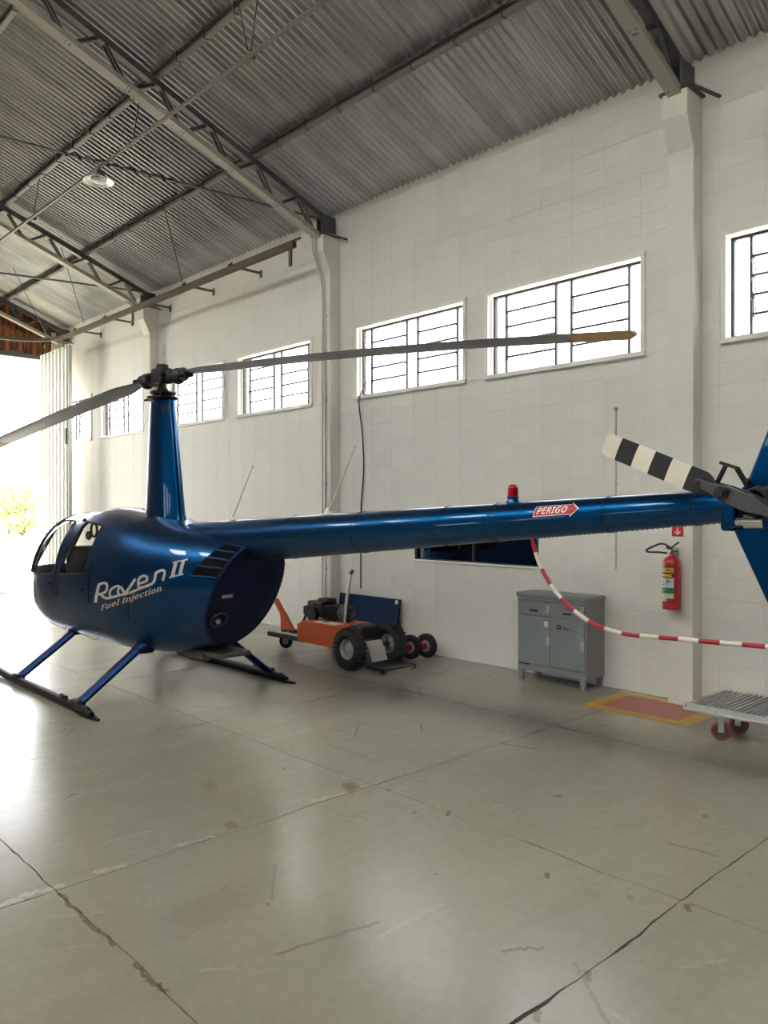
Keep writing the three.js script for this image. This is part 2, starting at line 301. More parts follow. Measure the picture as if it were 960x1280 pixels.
{ // far gable: open door below, rusty boards above
  const w = structure('wall_far', 'rusty brown sheeting above the open hangar doorway', 'wall');
  let k = 0;
  for (let z = WZ; z < LEFTZ; z += 0.3, k++) {
    const z1 = Math.min(z + 0.31, LEFTZ), top = roofY((z + z1) / 2) - 0.02, y0 = 5.42, h = top - y0; if (h < 0.05) continue;
    mesh(k ? 'board_' + String(k).padStart(3, '0') : 'board', boxUV(new THREE.BoxGeometry(0.03, h, z1 - z)), M.rust, w).position.set(FARX - 0.02 - (k % 2) * 0.03, y0 + h / 2, (z + z1) / 2);
  }
  mesh('wall_core', box(0.19, 5.6, LEFTZ + 3.9).translate(FARX - 0.13, 2.7, LEFTZ / 2 - 1.95), M.wallDull, w);  // unseen wall part, added to narrow the doorway and cut its light
  mesh('lintel', box(0.14, 0.14, LEFTZ - WZ).translate(FARX - 0.1, 5.4, (LEFTZ + WZ) / 2), M.steelDark, w);
  mesh('corner_post', rbox(0.2, 6.0, 0.28, 0.01).translate(FARX - 0.06, 3.0, WZ + 0.15), M.plaster, w);
}

// windows with tilting louvre panes
let windowNo = 0;
function makeWindow(label) {
  const o = structure('window_' + ++windowNo, label, 'window'); const W = WIN_W, H = WIN_Y1 - WIN_Y0;
  const lip = 0.024;
  mesh('surround', merge([rbox(W + 2 * lip, lip * 2, 0.05, 0.008).translate(0, H, 0.002), rbox(W + 2 * lip, lip * 2, 0.07, 0.008).translate(0, 0, 0.01),
    rbox(lip * 2, H, 0.05, 0.008).translate(-W / 2, H / 2, 0.002), rbox(lip * 2, H, 0.05, 0.008).translate(W / 2, H / 2, 0.002)]), M.plaster, o);
  const zf = -0.1, f = 0.028;
  mesh('frame', merge([box(W - 0.06, f, 0.05).translate(0, H - 0.045, zf), box(W - 0.06, f * 0.7, 0.05).translate(0, 0.043, zf), box(f, H - 0.09, 0.05).translate(-W / 2 + 0.047, H / 2, zf), box(f, H - 0.09, 0.05).translate(W / 2 - 0.047, H / 2, zf)]), M.winFrame, o);
  const vx = [-W / 2 + 0.06, -0.79, -0.1, 0.1, 0.79, W / 2 - 0.06], y0 = 0.055, y1 = H - 0.06;
  for (const x of vx.slice(1, 5)) mesh('mullion', box(0.022, y1 - y0, 0.03).translate(x, (y0 + y1) / 2, zf), M.winBar, o);
  for (const k of [0, 2, 4]) mesh('pane', box(vx[k + 1] - vx[k] - 0.016, y1 - y0, 0.004).translate((vx[k] + vx[k + 1]) / 2, (y0 + y1) / 2, zf), M.pane, o);
  const n = 5, dh = (y1 - y0) / n;
  for (const k of [1, 3]) for (let r = 0; r < n; r++) {
    const w = vx[k + 1] - vx[k] - 0.02, tilt = r === 0 || r === n - 1 ? 0 : k === 1 ? rr(0.35, 0.6) : rr(0.1, 0.4);
    const p = mesh('louvre', box(w, dh - 0.012, 0.004), M.pane, o); p.position.set((vx[k] + vx[k + 1]) / 2, y0 + dh * (r + 0.5), zf); p.rotation.x = tilt; if (tilt) mesh('louvre_edge', merge([box(w, 0.012, 0.01).translate(0, -dh / 2 + 0.006, 0), box(w, 0.008, 0.008).translate(0, dh / 2 - 0.008, 0)]), M.winBar, p);
    if (r < n - 1) mesh('louvre_bar', box(w + 0.01, 0.02, 0.022).translate((vx[k] + vx[k + 1]) / 2, y0 + dh * (r + 1), zf), M.winBar, o);
    if (tilt > 0.25) for (const s of [-1, 1]) mesh('stay', beam(V(s * (w / 2 - 0.01), dh / 2, 0), V(s * (w / 2 - 0.05), -dh / 2, 0.05), 0.008, 0.008).translate((vx[k] + vx[k + 1]) / 2, y0 + dh * (r + 0.5), zf), M.winBar, o);
  }
  mesh('handle', merge([bar(V(-0.76, 0.2, zf + 0.03), V(-0.76, 0.42, zf + 0.05), 0.006), bar(V(-0.8, 0.2, zf + 0.03), V(-0.74, 0.2, zf + 0.03), 0.005)]), M.winBar, o);
  return o;
}
const winLabels = ['high louvre window past the pilaster carrying the fire extinguisher', 'high louvre window behind the tan main rotor blade tip', 'high louvre window with a black cable hanging from its corner', 'high louvre window above the boom, behind the main rotor blade', 'high louvre window right beside the rotor mast fairing', 'high louvre window behind the rotor blade, beyond the mast', 'high louvre window half hidden by the white folded door leaf'];
winX.forEach((x, i) => { const o = makeWindow(winLabels[i]); o.position.set(x, WIN_Y0, WZ); });
globalThis.__leftWin.forEach((x) => { const o = makeWindow('high louvre window in the wall facing the helicopter'); o.userData.group = 'windows of the facing wall'; o.position.set(x, WIN_Y0, LEFTZ); o.rotation.y = Math.PI; });
{ // low dark window
  const o = structure('window_' + ++windowNo, 'low wide dark glass window mirroring the helicopter below the tail boom', 'window', [0, 0, WZ]), L = LOW, w = L.x1 - L.x0, h = L.y1 - L.y0, cx = (L.x0 + L.x1) / 2;
  mesh('frame', merge([box(w, 0.03, 0.05).translate(cx, L.y0 + 0.015, -0.03), box(w, 0.03, 0.05).translate(cx, L.y1 - 0.015, -0.03), box(0.03, h, 0.05).translate(L.x0 + 0.015, (L.y0 + L.y1) / 2, -0.03), box(0.03, h, 0.05).translate(L.x1 - 0.015, (L.y0 + L.y1) / 2, -0.03)]), M.winFrame, o);
  for (const k of [0, 1]) mesh('pane', box(w / 2 - 0.05, h - 0.06, 0.006).translate(L.x0 + w * (0.25 + 0.5 * k), (L.y0 + L.y1) / 2, -0.045), M.filmGlass, o);
  mesh('mullion', box(0.02, h - 0.04, 0.03).translate(cx, (L.y0 + L.y1) / 2, -0.035), M.winFrame, o);
  mesh('sill', rbox(w + 0.04, 0.018, 0.05, 0.005).translate(cx, L.y0 + 0.002, -0.004), M.plaster, o);
  mesh('back_board', box(w, h, 0.02).translate(cx, (L.y0 + L.y1) / 2, -0.12), M.blackSoft, o);
}
// pilasters with a corbel under each truss
const pilText = ['white concrete pilaster carrying the fire extinguisher', 'white concrete pilaster behind the orange tug with conduit', 'white concrete pilaster standing beyond the rotor hub'];
PIL.forEach((x, i) => {
  const o = structure('trim_' + (i + 1), pilText[i], 'pilaster', [x, 0, WZ]);
  const prof = [[-0.02, 0], [0.18, 0], [0.18, 5.22], [0.31, 5.5], [0.31, 5.72], [-0.02, 5.72]];
  const g = extrude(prof, 0.236, 0.004); g.rotateY(-Math.PI / 2); g.translate(0.118, 0, 0); mesh('shaft', boxUV(g), M.wallC, o);
});
// ---------------------------------------------------------------- roof
{
  const c = structure('ceiling', 'dark corrugated metal roof on steel purlins', 'ceiling');
  const RIBS = 12, P = 0.1, wS = RIBS * P, sec = [];
  function sheetGeo(len) {
    const n = RIBS * 8 + 9, pos = [], nor = [], uv = [], idx = [];
    for (let j = 0; j < 2; j++) for (let i = 0; i <= n; i++) {
      const x = i * P / 8, a = 2 * Math.PI * x / P, y = 0.019 * Math.cos(a), dy = -0.019 * 2 * Math.PI / P * Math.sin(a), l = Math.hypot(1, dy);
      pos.push(x, y, j * len); nor.push(-dy / l, 1 / l, 0); uv.push(x, j * len);
    }
    for (let i = 0; i < n; i++) idx.push(i, n + 1 + i, i + 1, i + 1, n + 1 + i, n + 2 + i);
    const g = new THREE.BufferGeometry(); g.setAttribute('position', new THREE.Float32BufferAttribute(pos, 3)); g.setAttribute('normal', new THREE.Float32BufferAttribute(nor, 3)); g.setAttribute('uv', new THREE.Float32BufferAttribute(uv, 2)); g.setIndex(idx); return g;
  }
  const ang = Math.atan(PITCH), zr = [-7.75, -4.5, -1.7, 0.6, RIDGE + 0.06]; let no = 0;
  for (let j = 0; j < 4; j++) {
    const len = (zr[j + 1] - zr[j]) / Math.cos(ang) + 0.12, geo = sheetGeo(len);
    for (let x = FARX - 0.2; x < NEARX; x += wS, no++) for (const side of [0, 1]) {
      const m = mesh('roof_sheet' + (no || side ? '_' + String(no + (side ? 400 : 0)).padStart(3, '0') : ''), geo, side && j === 3 && no % 2 ? M.skylight : [M.sheet, M.sheetB, M.sheetC][(hash(no, j, 4) * 3) | 0], c);
      const lift = 0.026 + (no % 2) * 0.008 + j * 0.006;
      if (!side) { m.position.set(x, roofY(zr[j]) + lift, zr[j]); m.rotation.x = -ang; }
      else { m.rotation.set(-ang, Math.PI, 0, 'YXZ'); m.position.set(x + wS, roofY(zr[j]) + lift, 2 * RIDGE - zr[j]); }
    }
  }
  mesh('ridge_cap', merge([beam(V(FARX, roofY(RIDGE) + 0.07, RIDGE - 0.15), V(NEARX, roofY(RIDGE) + 0.07, RIDGE - 0.15), 0.4, 0.02)]), M.sheet, c);
  const pz = [-5.93, -4.53, -3.13, -1.73, -0.33, 1.07, 2.4], X0 = FARX, X1 = NEARX;
  for (const z0 of pz) for (const z of [z0, 2 * RIDGE - z0]) {
    const y = roofY(z) - 0.004, s = z < RIDGE ? 1 : -1;
    const p = mesh('purlin', merge([box(X1 - X0, 0.105, 0.006).translate((X0 + X1) / 2, y - 0.052, z), box(X1 - X0, 0.006, 0.055).translate((X0 + X1) / 2, y - 0.105, z + s * 0.026), box(X1 - X0, 0.006, 0.055).translate((X0 + X1) / 2, y - 0.003, z + s * 0.026), box(X1 - X0, 0.02, 0.005).translate((X0 + X1) / 2, y - 0.096, z + s * 0.052)]), M.purlin, c);
    if (z < -2) for (let x = FARX + 0.4; x < 1; x += 0.6) mesh('hook_bolt', merge([beam(V(x, y, z + 0.06), V(x, y - 0.112, z + 0.06), 0.012, 0.012), beam(V(x, y - 0.112, z + 0.062), V(x, y - 0.112, z - 0.006), 0.012, 0.012)]), M.steelDark, p);
  }
}
// lattice trusses
const trussText = ['steel lattice roof truss resting above the fire extinguisher pilaster', 'steel lattice roof truss resting on the pilaster with the conduit', 'steel lattice roof truss over the main rotor hub', 'steel lattice gable truss over the open hangar doorway'];
[-3.45, -8.75, -14.2, FARX + 0.35].forEach((X, i) => {
  const o = thing('roof_truss', trussText[i], 'truss', [X, 0, 0], 'roof trusses');
  const up = (z) => V(0, roofY(z) - 0.16, z), lo = (z) => V(0, roofY(z) - 0.5, z), R = RIDGE;
  const m2 = (z) => 2 * R - z;
  mesh('upper_chord', merge([beam(up(WZ + 0.05), up(R), 0.09, 0.08), beam(up(R), up(m2(WZ + 0.05)), 0.09, 0.08)]), M.steelDark, o);  // upper chord and web get the darker tone, roof shade in the colour
  for (const s of [0, 1]) { const a = s ? lo(m2(WZ + 0.27)) : lo(WZ + 0.27), b = lo(R); mesh('lower_chord', merge([beam(a, b, 0.13, 0.012), beam(a.clone().add(V(0.06, 0.03, 0)), b.clone().add(V(0.06, 0.03, 0)), 0.008, 0.06), beam(a.clone().add(V(-0.06, 0.03, 0)), b.clone().add(V(-0.06, 0.03, 0)), 0.008, 0.06)]), M.chordLit, o); }
  for (const s of [0, 1]) {
    const f = (z) => (s ? m2(z) : z);
    for (let k = 0; k < 14; k++) {
      const z = -6.63 + k * 0.7; if (z > R) break;
      for (const d of [-0.032, 0.032]) mesh('web_bar', beam(up(f(z)).add(V(d, 0, 0)), lo(f(Math.max(z - 0.3, WZ + 0.3))).add(V(d, 0, 0)), 0.026, 0.026), M.steelDark, o);
      if (k) mesh('web_strut', beam(lo(f(z - 0.32)), up(f(z - 0.68)), 0.06, 0.04), M.steelDark, o);
    }
    const zE = f(WZ + 0.16), yE = 5.75;
    mesh('bearing_plate', merge([rbox(0.3, 0.025, 0.34, 0.004).translate(0, yE - 0.01, zE), box(0.02, 0.28, 0.26).translate(0.05, yE + 0.14, zE), box(0.02, 0.28, 0.26).translate(-0.05, yE + 0.14, zE), beam(V(0.15, yE, zE + 0.1), V(0.3, yE - 0.08, f(WZ + 0.02)), 0.03, 0.02)]), M.steelDark, o);
  }
});
// bracing rods, hanging pipe, lamp
function rod(name, label, cat, pts, r, mat, group) { const o = thing(name, label, cat, pts[0].toArray(), group); const q = pts.map((p) => p.clone().sub(pts[0])); mesh('bar', q.length > 2 ? tube(q, r, 40) : bar(q[0], q[1], r), mat, o); return o; }
rod('roof_brace', 'dark diagonal roof brace crossing behind the hanging lamp', 'brace', [V(-8.7, 5.95, -6.9), V(-12.3, 7.3, -3.1)], 0.018, M.steelDark, 'diagonal roof braces');
rod('roof_brace', 'dark diagonal roof brace running from the truss over the rotor hub', 'brace', [V(-14.1, 6.0, -6.9), V(-18.4, 6.95, -4.2)], 0.02, M.steelDark, 'diagonal roof braces');
{ const o = rod('power_cable', 'black cable wound around the diagonal brace by the lamp', 'cable', (() => { const a = V(-8.7, 5.95, -6.9), b = V(-12.3, 7.3, -3.1), r = []; for (let i = 0; i <= 60; i++) { const t = lerp(0.38, 0.68, i / 60), p = a.clone().lerp(b, t), w = i / 60 * Math.PI * 16; r.push(p.add(V(0.035 * Math.cos(w), 0.035 * Math.sin(w), 0))); } return r; })(), 0.012, M.black); o.children[0].geometry = o.children[0].geometry; }
{
  const o = thing('hanging_pipe', 'long grey pipe slung below the trusses carrying the lamp', 'pipe', [0, 6.35, -4.42]);
  mesh('pipe', bar(V(1.5, 0, 0), V(FARX + 0.2, 0, 0.06), 0.022), M.pipe, o);
  for (const x of [-6.62, -9.2, -12.6, -15.8, -3.6]) mesh('hanger', bar(V(x, 0, 0), V(x, roofY(-4.5) - 6.4, -0.1), 0.006, 6), M.steelDark, o);
  for (const x of [-6.62, -3.6, -12.6]) mesh('coupling', new THREE.CylinderGeometry(0.034, 0.034, 0.1, 12).rotateZ(Math.PI / 2).translate(x, 0, 0), M.pipe, o);
}
{
  const o = thing('pendant_lamp', 'round metal hangar lamp with pale lens hanging from the pipe', 'lamp', [-10.05, 6.3, -4.36]);
  mesh('hanger', merge([bar(V(0, 0.03, 0), V(0, -0.06, 0), 0.02), rbox(0.12, 0.07, 0.12, 0.01).translate(0, -0.06, 0)]), M.steelDark, o);
  mesh('housing', lathe([[0.02, -0.05], [0.07, -0.07], [0.1, -0.1], [0.19, -0.15], [0.195, -0.16], [0.185, -0.158], [0.1, -0.12], [0.01, -0.11]], 32), M.galv, o);
  mesh('lens', lathe([[0.0, -0.175], [0.07, -0.17], [0.095, -0.15], [0.1, -0.12]], 28), M.white, o);
}
rod('hanging_wire', 'thin dark wire hanging from the purlin to the door track', 'wire', [V(-11.25, roofY(-5.93) - 0.1, -5.93), V(-12.1, 5.72, -6.7)], 0.008, M.steelDark, 'wires holding the door track');
rod('hanging_wire', 'thin dark wire hanging from the truss over the hub to the track', 'wire', [V(-14.6, 6.72, -5.6), V(-16.2, 5.72, -6.7)], 0.008, M.steelDark, 'wires holding the door track');
rod('hanging_wire', 'thin dark wire hanging near the rusty gable to the track', 'wire', [V(-16.8, 6.75, -5.5), V(-18.0, 5.75, -6.6)], 0.008, M.steelDark, 'wires holding the door track');
rod('hanging_wire', 'thin dark wire dropping from the roof above the long pipe', 'wire', [V(-6.3, roofY(-3.9) - 0.06, -3.9), V(-6.6, 6.4, -4.38)], 0.006, M.steelDark, 'wires holding the pipe');

// sliding door: curved overhead track, brackets, parked leaf
{
  const RZ = -6.72, RY = 5.6, o = thing('door_track', 'rusty overhead sliding door track running along the wall and round the corner', 'track');
  const path = []; path.push(V(-8.95, RY, RZ), V(-12, RY, RZ), V(-15, RY, RZ), V(-17.0, RY, RZ));
  for (let a = 0; a <= 6; a++) { const t = a / 6 * Math.PI / 2; path.push(V(-17.1 - 1.15 * Math.sin(t), RY, RZ + 1.15 * (1 - Math.cos(t)))); }
  path.push(V(-18.25, RY, -4), V(-18.25, RY, 0), V(-18.25, RY, 5), V(-18.25, RY, 11.5));
  const curve = new THREE.CatmullRomCurve3(path, false, 'centripetal'), N = 160, pos = [], idx = [], prof = [[-0.035, -0.04], [-0.035, 0.04], [0.035, 0.04], [0.035, -0.04], [0.012, -0.04], [0.012, 0.03], [-0.012, 0.03], [-0.012, -0.04]];
  for (let i = 0; i <= N; i++) { const p = curve.getPointAt(i / N), t = curve.getTangentAt(i / N), s = V(-t.z, 0, t.x).normalize(); for (const [a, b] of prof) pos.push(p.x + s.x * a, p.y + b, p.z + s.z * a); }
  for (let i = 0; i < N; i++) for (let k = 0; k < 8; k++) { const a = i * 8 + k, b = i * 8 + (k + 1) % 8; idx.push(a, b, a + 8, b, b + 8, a + 8); }
  let g = new THREE.BufferGeometry(); g.setAttribute('position', new THREE.Float32BufferAttribute(pos, 3)); g.setIndex(idx); g = g.toNonIndexed(); g.computeVertexNormals(); mesh('rail', g, M.rustBar, o);
  mesh('rail', bar(V(-8.95, RY + 0.11, RZ - 0.1), V(-17, RY + 0.11, RZ - 0.1), 0.018), M.rustBar, o);
  for (const x of [-10.6, -12.05, -13.6, -15.2, -16.7]) mesh('bracket', merge([beam(V(x, RY + 0.06, RZ + 0.05), V(x, RY + 0.06, WZ), 0.045, 0.03), box(0.06, 0.12, 0.012).translate(x, RY + 0.05, WZ + 0.008), box(0.06, 0.16, 0.02).translate(x, RY + 0.03, RZ)]), M.rustBar, o);
  for (const x of [-9.05, -14.0]) mesh('end_stop', box(0.05, 0.34, 0.03).translate(x, RY - 0.12, RZ), M.rustBar, o);
}
{
  const o = thing('sliding_door_leaf', 'white ribbed metal door leaf parked at the hangar doorway corner', 'door', [-18.72, 0, -6.72]);
  const W = 1.66, H = 5.38, rib = 0.2075, pts = [];
  for (let i = 0; i < 8; i++) { const x = i * rib; pts.push([x, 0], [x + 0.105, 0], [x + 0.125, 0.045], [x + 0.19, 0.045]); } pts.push([W, 0]);
  const front = pts.map(([x, z]) => [x, z]), back = pts.slice().reverse().map(([x, z]) => [x, z - 0.006]);
  for (let i = 0; i < 8; i++) { const a = front.slice(i * 4, i * 4 + 5), b = a.slice().reverse().map(([x, z]) => [x, z - 0.006]); const g = extrude([...a, ...b].map(([x, z]) => [x, -z]), H - 0.05); g.rotateX(-Math.PI / 2); g.translate(0, 0.05, 0); mesh('door_panel', boxUV(g), M.door, o); }
  mesh('frame', merge([box(0.05, H, 0.07).translate(W + 0.02, H / 2 + 0.02, -0.02), box(W, 0.06, 0.05).translate(W / 2, H, -0.03), box(W, 0.08, 0.05).translate(W / 2, 0.08, -0.03)]), M.conduit, o);
  for (const x of [0.3, W - 0.3]) mesh('hanger', merge([box(0.03, 0.24, 0.02).translate(x, H + 0.1, -0.01), new THREE.CylinderGeometry(0.05, 0.05, 0.03, 16).rotateX(Math.PI / 2).translate(x, H + 0.19, 0)]), M.rustBar, o);
  mesh('handle', beam(V(W - 0.02, 3.25, 0.05), V(W - 0.02, 3.6, 0.05), 0.03, 0.03), M.black, o);
}
{ const o = thing('door_floor_track', 'pale metal guide rail let into the floor at the hangar doorway', 'track', [-18.25, 0.002, -5.5]);
  mesh('rail', merge([box(0.05, 0.012, 3.4).translate(-0.05, 0.006, 1.3), box(0.05, 0.012, 3.4).translate(0.05, 0.006, 1.3)]), M.padYellow, o); }

// ---------------------------------------------------------------- helicopter: local x = aft of the mast, y up, z = port
const HX = -7.51, HZ = -3.93;
const heli = thing('helicopter', 'glossy metallic blue helicopter with silver side lettering parked on black skids', 'helicopter', [HX, 0, HZ]);
const TAB = [[-1.4, 0.64, 1.83, 0.44, 0.95, 2.5], [-0.8, 0.645, 1.865, 0.43, 0.95, 2.5], [0, 0.625, 1.80, 0.43, 0.97, 2.5], [0.5, 0.575, 1.72, 0.45, 1.0, 2.4], [1.0, 0.49, 1.65, 0.49, 1.04, 2.25], [1.3, 0.42, 1.605, 0.54, 1.07, 2.15], [1.54, 0.365, 1.58, 0.59, 1.085, 2.1]];
function hermite(tab, col, x) {
  const n = tab.length; if (x <= tab[0][0]) return tab[0][col]; if (x >= tab[n - 1][0]) return tab[n - 1][col];
  let i = 0; while (x > tab[i + 1][0]) i++;
  const sl = (k) => (tab[k + 1][col] - tab[k][col]) / (tab[k + 1][0] - tab[k][0]);
  const m = (k) => (k <= 0 ? (tab === TAB ? 0 : sl(0)) : k >= n - 1 ? sl(n - 2) : (sl(k - 1) * sl(k) <= 0 ? 0 : 2 * sl(k - 1) * sl(k) / (sl(k - 1) + sl(k))));
  const h = tab[i + 1][0] - tab[i][0], t = (x - tab[i][0]) / h, a = tab[i][col], b = tab[i + 1][col];
  return a * (1 + 2 * t) * (1 - t) ** 2 + m(i) * h * t * (1 - t) ** 2 + b * t * t * (3 - 2 * t) + m(i + 1) * h * t * t * (t - 1);
}
const NOSE = -2.8, NY = 0.95;
function section(s) {
  const q = clamp((s - NOSE) / 1.4, 0, 1), R = Math.sqrt(Math.max(0, 1 - (1 - q) ** 2));
  return { w: hermite(TAB, 1, s) * R ** 0.8, t: NY + (hermite(TAB, 2, s) - NY) * (s < -1.4 ? R ** 1.4 : 1), b: NY - (NY - hermite(TAB, 3, s)) * (s < -1.4 ? R ** 1.3 : 1), yc: hermite(TAB, 4, s), n: hermite(TAB, 5, s) };
}
const lean = (s) => { const t = clamp((s - 0.45) / 1.09, 0, 1); return 0.62 * t * t * (3 - 2 * t); };      // the aft face leans: its top lies further aft
const sheared = (s, y, z) => V(s + lean(s) * (y - 1.085), y, z);
function bodyPoint(s, a, inset = 0) {
  const k = section(s), c = Math.cos(a), d = Math.sin(a), w = Math.max(k.w - inset, 0), up = Math.max(k.t - inset - k.yc, 0.0), dn = Math.max(k.yc - k.b - inset, 0.0);
  const n = d > 0 ? k.n : lerp(3.4, k.n, clamp(s / 1.4, 0, 1));
  return sheared(s, k.yc + (d > 0 ? up : dn) * Math.sign(d) * Math.abs(d) ** (2 / n), w * Math.sign(c) * Math.abs(c) ** (2 / n));
}
function lateral(s0, y) { let s = s0; for (let i = 0; i < 12; i++) s = s0 - lean(s) * (y - 1.085); s = Math.min(s, 1.54); const k = section(s), n = y > k.yc ? k.n : lerp(3.4, k.n, clamp(s / 1.4, 0, 1)), h = y > k.yc ? k.t - k.yc : k.yc - k.b, q = Math.min(1, Math.abs(y - k.yc) / h); return k.w * (1 - q ** n) ** (1 / n); }
function shell(s0, s1, ns, na, inset, nose) {
  const P = [], ring = [];
  for (let i = 0; i <= ns; i++) {
    const u = i / ns, s = nose ? s0 + (s1 - s0) * (u < 0.35 ? 0.28 * (u / 0.35) ** 1.9 : 0.28 + 0.72 * (u - 0.35) / 0.65) : lerp(s0, s1, u); ring.push(s);
    for (let j = 0; j <= na; j++) P.push(bodyPoint(Math.max(s, NOSE + 0.0005), j / na * 2 * Math.PI, inset));
  }
  const idx = []; for (let i = 0; i < ns; i++) for (let j = 0; j < na; j++) { const a = i * (na + 1) + j, b = a + 1, c = a + na + 1, d = c + 1; idx.push(a, b, c, b, d, c); }
  let g = new THREE.BufferGeometry(); g.setAttribute('position', new THREE.Float32BufferAttribute(P.flatMap((p) => [p.x, p.y, p.z]), 3)); g.setIndex(idx);
  g = BGU.mergeVertices(g, 1e-5); g.computeVertexNormals(); g = g.toNonIndexed();
  const p = g.attributes.position.array, n = g.attributes.normal.array, tris = [];
  for (let i = 0; i < p.length; i += 9) tris.push([0, 3, 6].map((k) => [p[i + k], p[i + k + 1], p[i + k + 2], n[i + k], n[i + k + 1], n[i + k + 2]]));
  return tris;
}
// cut a convex region (list of plane functions, inside >= 0) out of a triangle list
function cut(tris, planes) {
  const out = [], inn = [];
  const clip = (poly, f, sgn) => { const r = []; for (let i = 0; i < poly.length; i++) { const a = poly[i], b = poly[(i + 1) % poly.length], fa = f(a) * sgn, fb = f(b) * sgn; if (fa >= 0) r.push(a); if ((fa > 0 && fb < 0) || (fa < 0 && fb > 0)) { const t = fa / (fa - fb); r.push(a.map((v, k) => v + (b[k] - v) * t)); } } return r; };
  const fan = (poly, list) => { for (let i = 1; i + 1 < poly.length; i++) list.push([poly[0], poly[i], poly[i + 1]]); };
  for (const t of tris) {
    let cur = t;
    if (planes.some((f) => t.every((v) => f(v) < 0))) { out.push(t); continue; }
    for (const f of planes) { const o = clip(cur, f, -1); if (o.length > 2) fan(o, out); cur = clip(cur, f, 1); if (cur.length < 3) break; }
    if (cur.length > 2) fan(cur, inn);
  }
  return [out, inn];
}
function trisGeo(tris) {
  const P = [], N = []; for (const t of tris) for (const v of t) { P.push(v[0], v[1], v[2]); const l = Math.hypot(v[3], v[4], v[5]) || 1; N.push(v[3] / l, v[4] / l, v[5] / l); }
  const g = new THREE.BufferGeometry(); g.setAttribute('position', new THREE.Float32BufferAttribute(P, 3)); g.setAttribute('normal', new THREE.Float32BufferAttribute(N, 3)); return boxUV(g);
}
const polyPlanes = (pts, side) => { const r = pts.map((a, i) => { const b = pts[(i + 1) % pts.length]; return (v) => (b[0] - a[0]) * (v[1] - a[1]) - (b[1] - a[1]) * (v[0] - a[0]); }); if (side) r.push((v) => v[2] * side); return r; };
// window outlines in side view, counter-clockwise seen from port with x aft to the right
const roundPoly = (pts, r) => { const o = []; pts.forEach((p, i) => { const a = pts[(i + pts.length - 1) % pts.length], b = pts[(i + 1) % pts.length]; const la = Math.hypot(a[0] - p[0], a[1] - p[1]), lb = Math.hypot(b[0] - p[0], b[1] - p[1]), A = [p[0] + (a[0] - p[0]) * r / la, p[1] + (a[1] - p[1]) * r / la], B = [p[0] + (b[0] - p[0]) * r / lb, p[1] + (b[1] - p[1]) * r / lb]; for (const t of [0, 0.33, 0.67, 1]) o.push([(1 - t) ** 2 * A[0] + 2 * t * (1 - t) * p[0] + t * t * B[0], (1 - t) ** 2 * A[1] + 2 * t * (1 - t) * p[1] + t * t * B[1]]); }); return o; };
const FRONT_WIN = roundPoly([[-2.03, 1.09], [-1.29, 1.13], [-1.2, 1.71], [-1.66, 1.71]], 0.05);
const REAR_WIN = roundPoly([[-1.12, 1.14], [-0.46, 1.19], [-0.4, 1.67], [-0.86, 1.71]], 0.05);
const SCREEN = [[-3.0, 1.17], [-2.2, 1.1], [-1.73, 1.845], [-1.77, 2.0], [-3.0, 2.0]];
let tris = shell(NOSE, 1.54, 130, 140, 0, true), lin2 = shell(-2.6, -0.12, 60, 100, 0.025, false);
const panes = [];
for (const [poly, nm] of [[FRONT_WIN, 'door_window'], [REAR_WIN, 'rear_window']]) for (const sd of [1, -1]) {
  let inn; [tris, inn] = cut(tris, polyPlanes(poly, sd)); panes.push([nm, inn, poly, sd]); [lin2] = cut(lin2, polyPlanes(poly, sd));
}
for (const sd of [1, -1]) { const pl = polyPlanes(SCREEN); pl.push((v) => v[2] * sd - 0.025); let inn; [tris, inn] = cut(tris, pl); panes.push(['windshield', inn, null, sd]); [lin2] = cut(lin2, pl); }
const body = mesh('fuselage', trisGeo(tris), M.blue, heli);
mesh('cabin_lining', trisGeo(lin2), M.liner, heli);
for (const [nm, inn, poly, sd] of panes) {
  const p = mesh(nm, trisGeo(inn), M.canopy, heli);
  if (poly) { const pts = poly.map(([s, y]) => V(s, y, sd * (lateral(s, y) + 0.002))); mesh('seal', new THREE.TubeGeometry(new THREE.CatmullRomCurve3(pts, true, 'centripetal'), 90, 0.011, 6, true), M.blackSoft, p); }
  else { const pts = []; for (let i = 0; i <= 20; i++) { const t = i / 20, s = lerp(-2.2, -1.73, t), y = lerp(1.1, 1.845, t); if (y < section(s).t - 0.004) pts.push(V(s, y, sd * (lateral(s, y) + 0.002))); } mesh('seal', tube(pts, 0.02, 40, 6), M.blackSoft, p); }
}
const FACE = (y, z) => new THREE.Matrix4().makeRotationZ(-Math.atan(lean(1.54))).setPosition(1.566 + lean(1.54) * (y - 1.085), y, z);
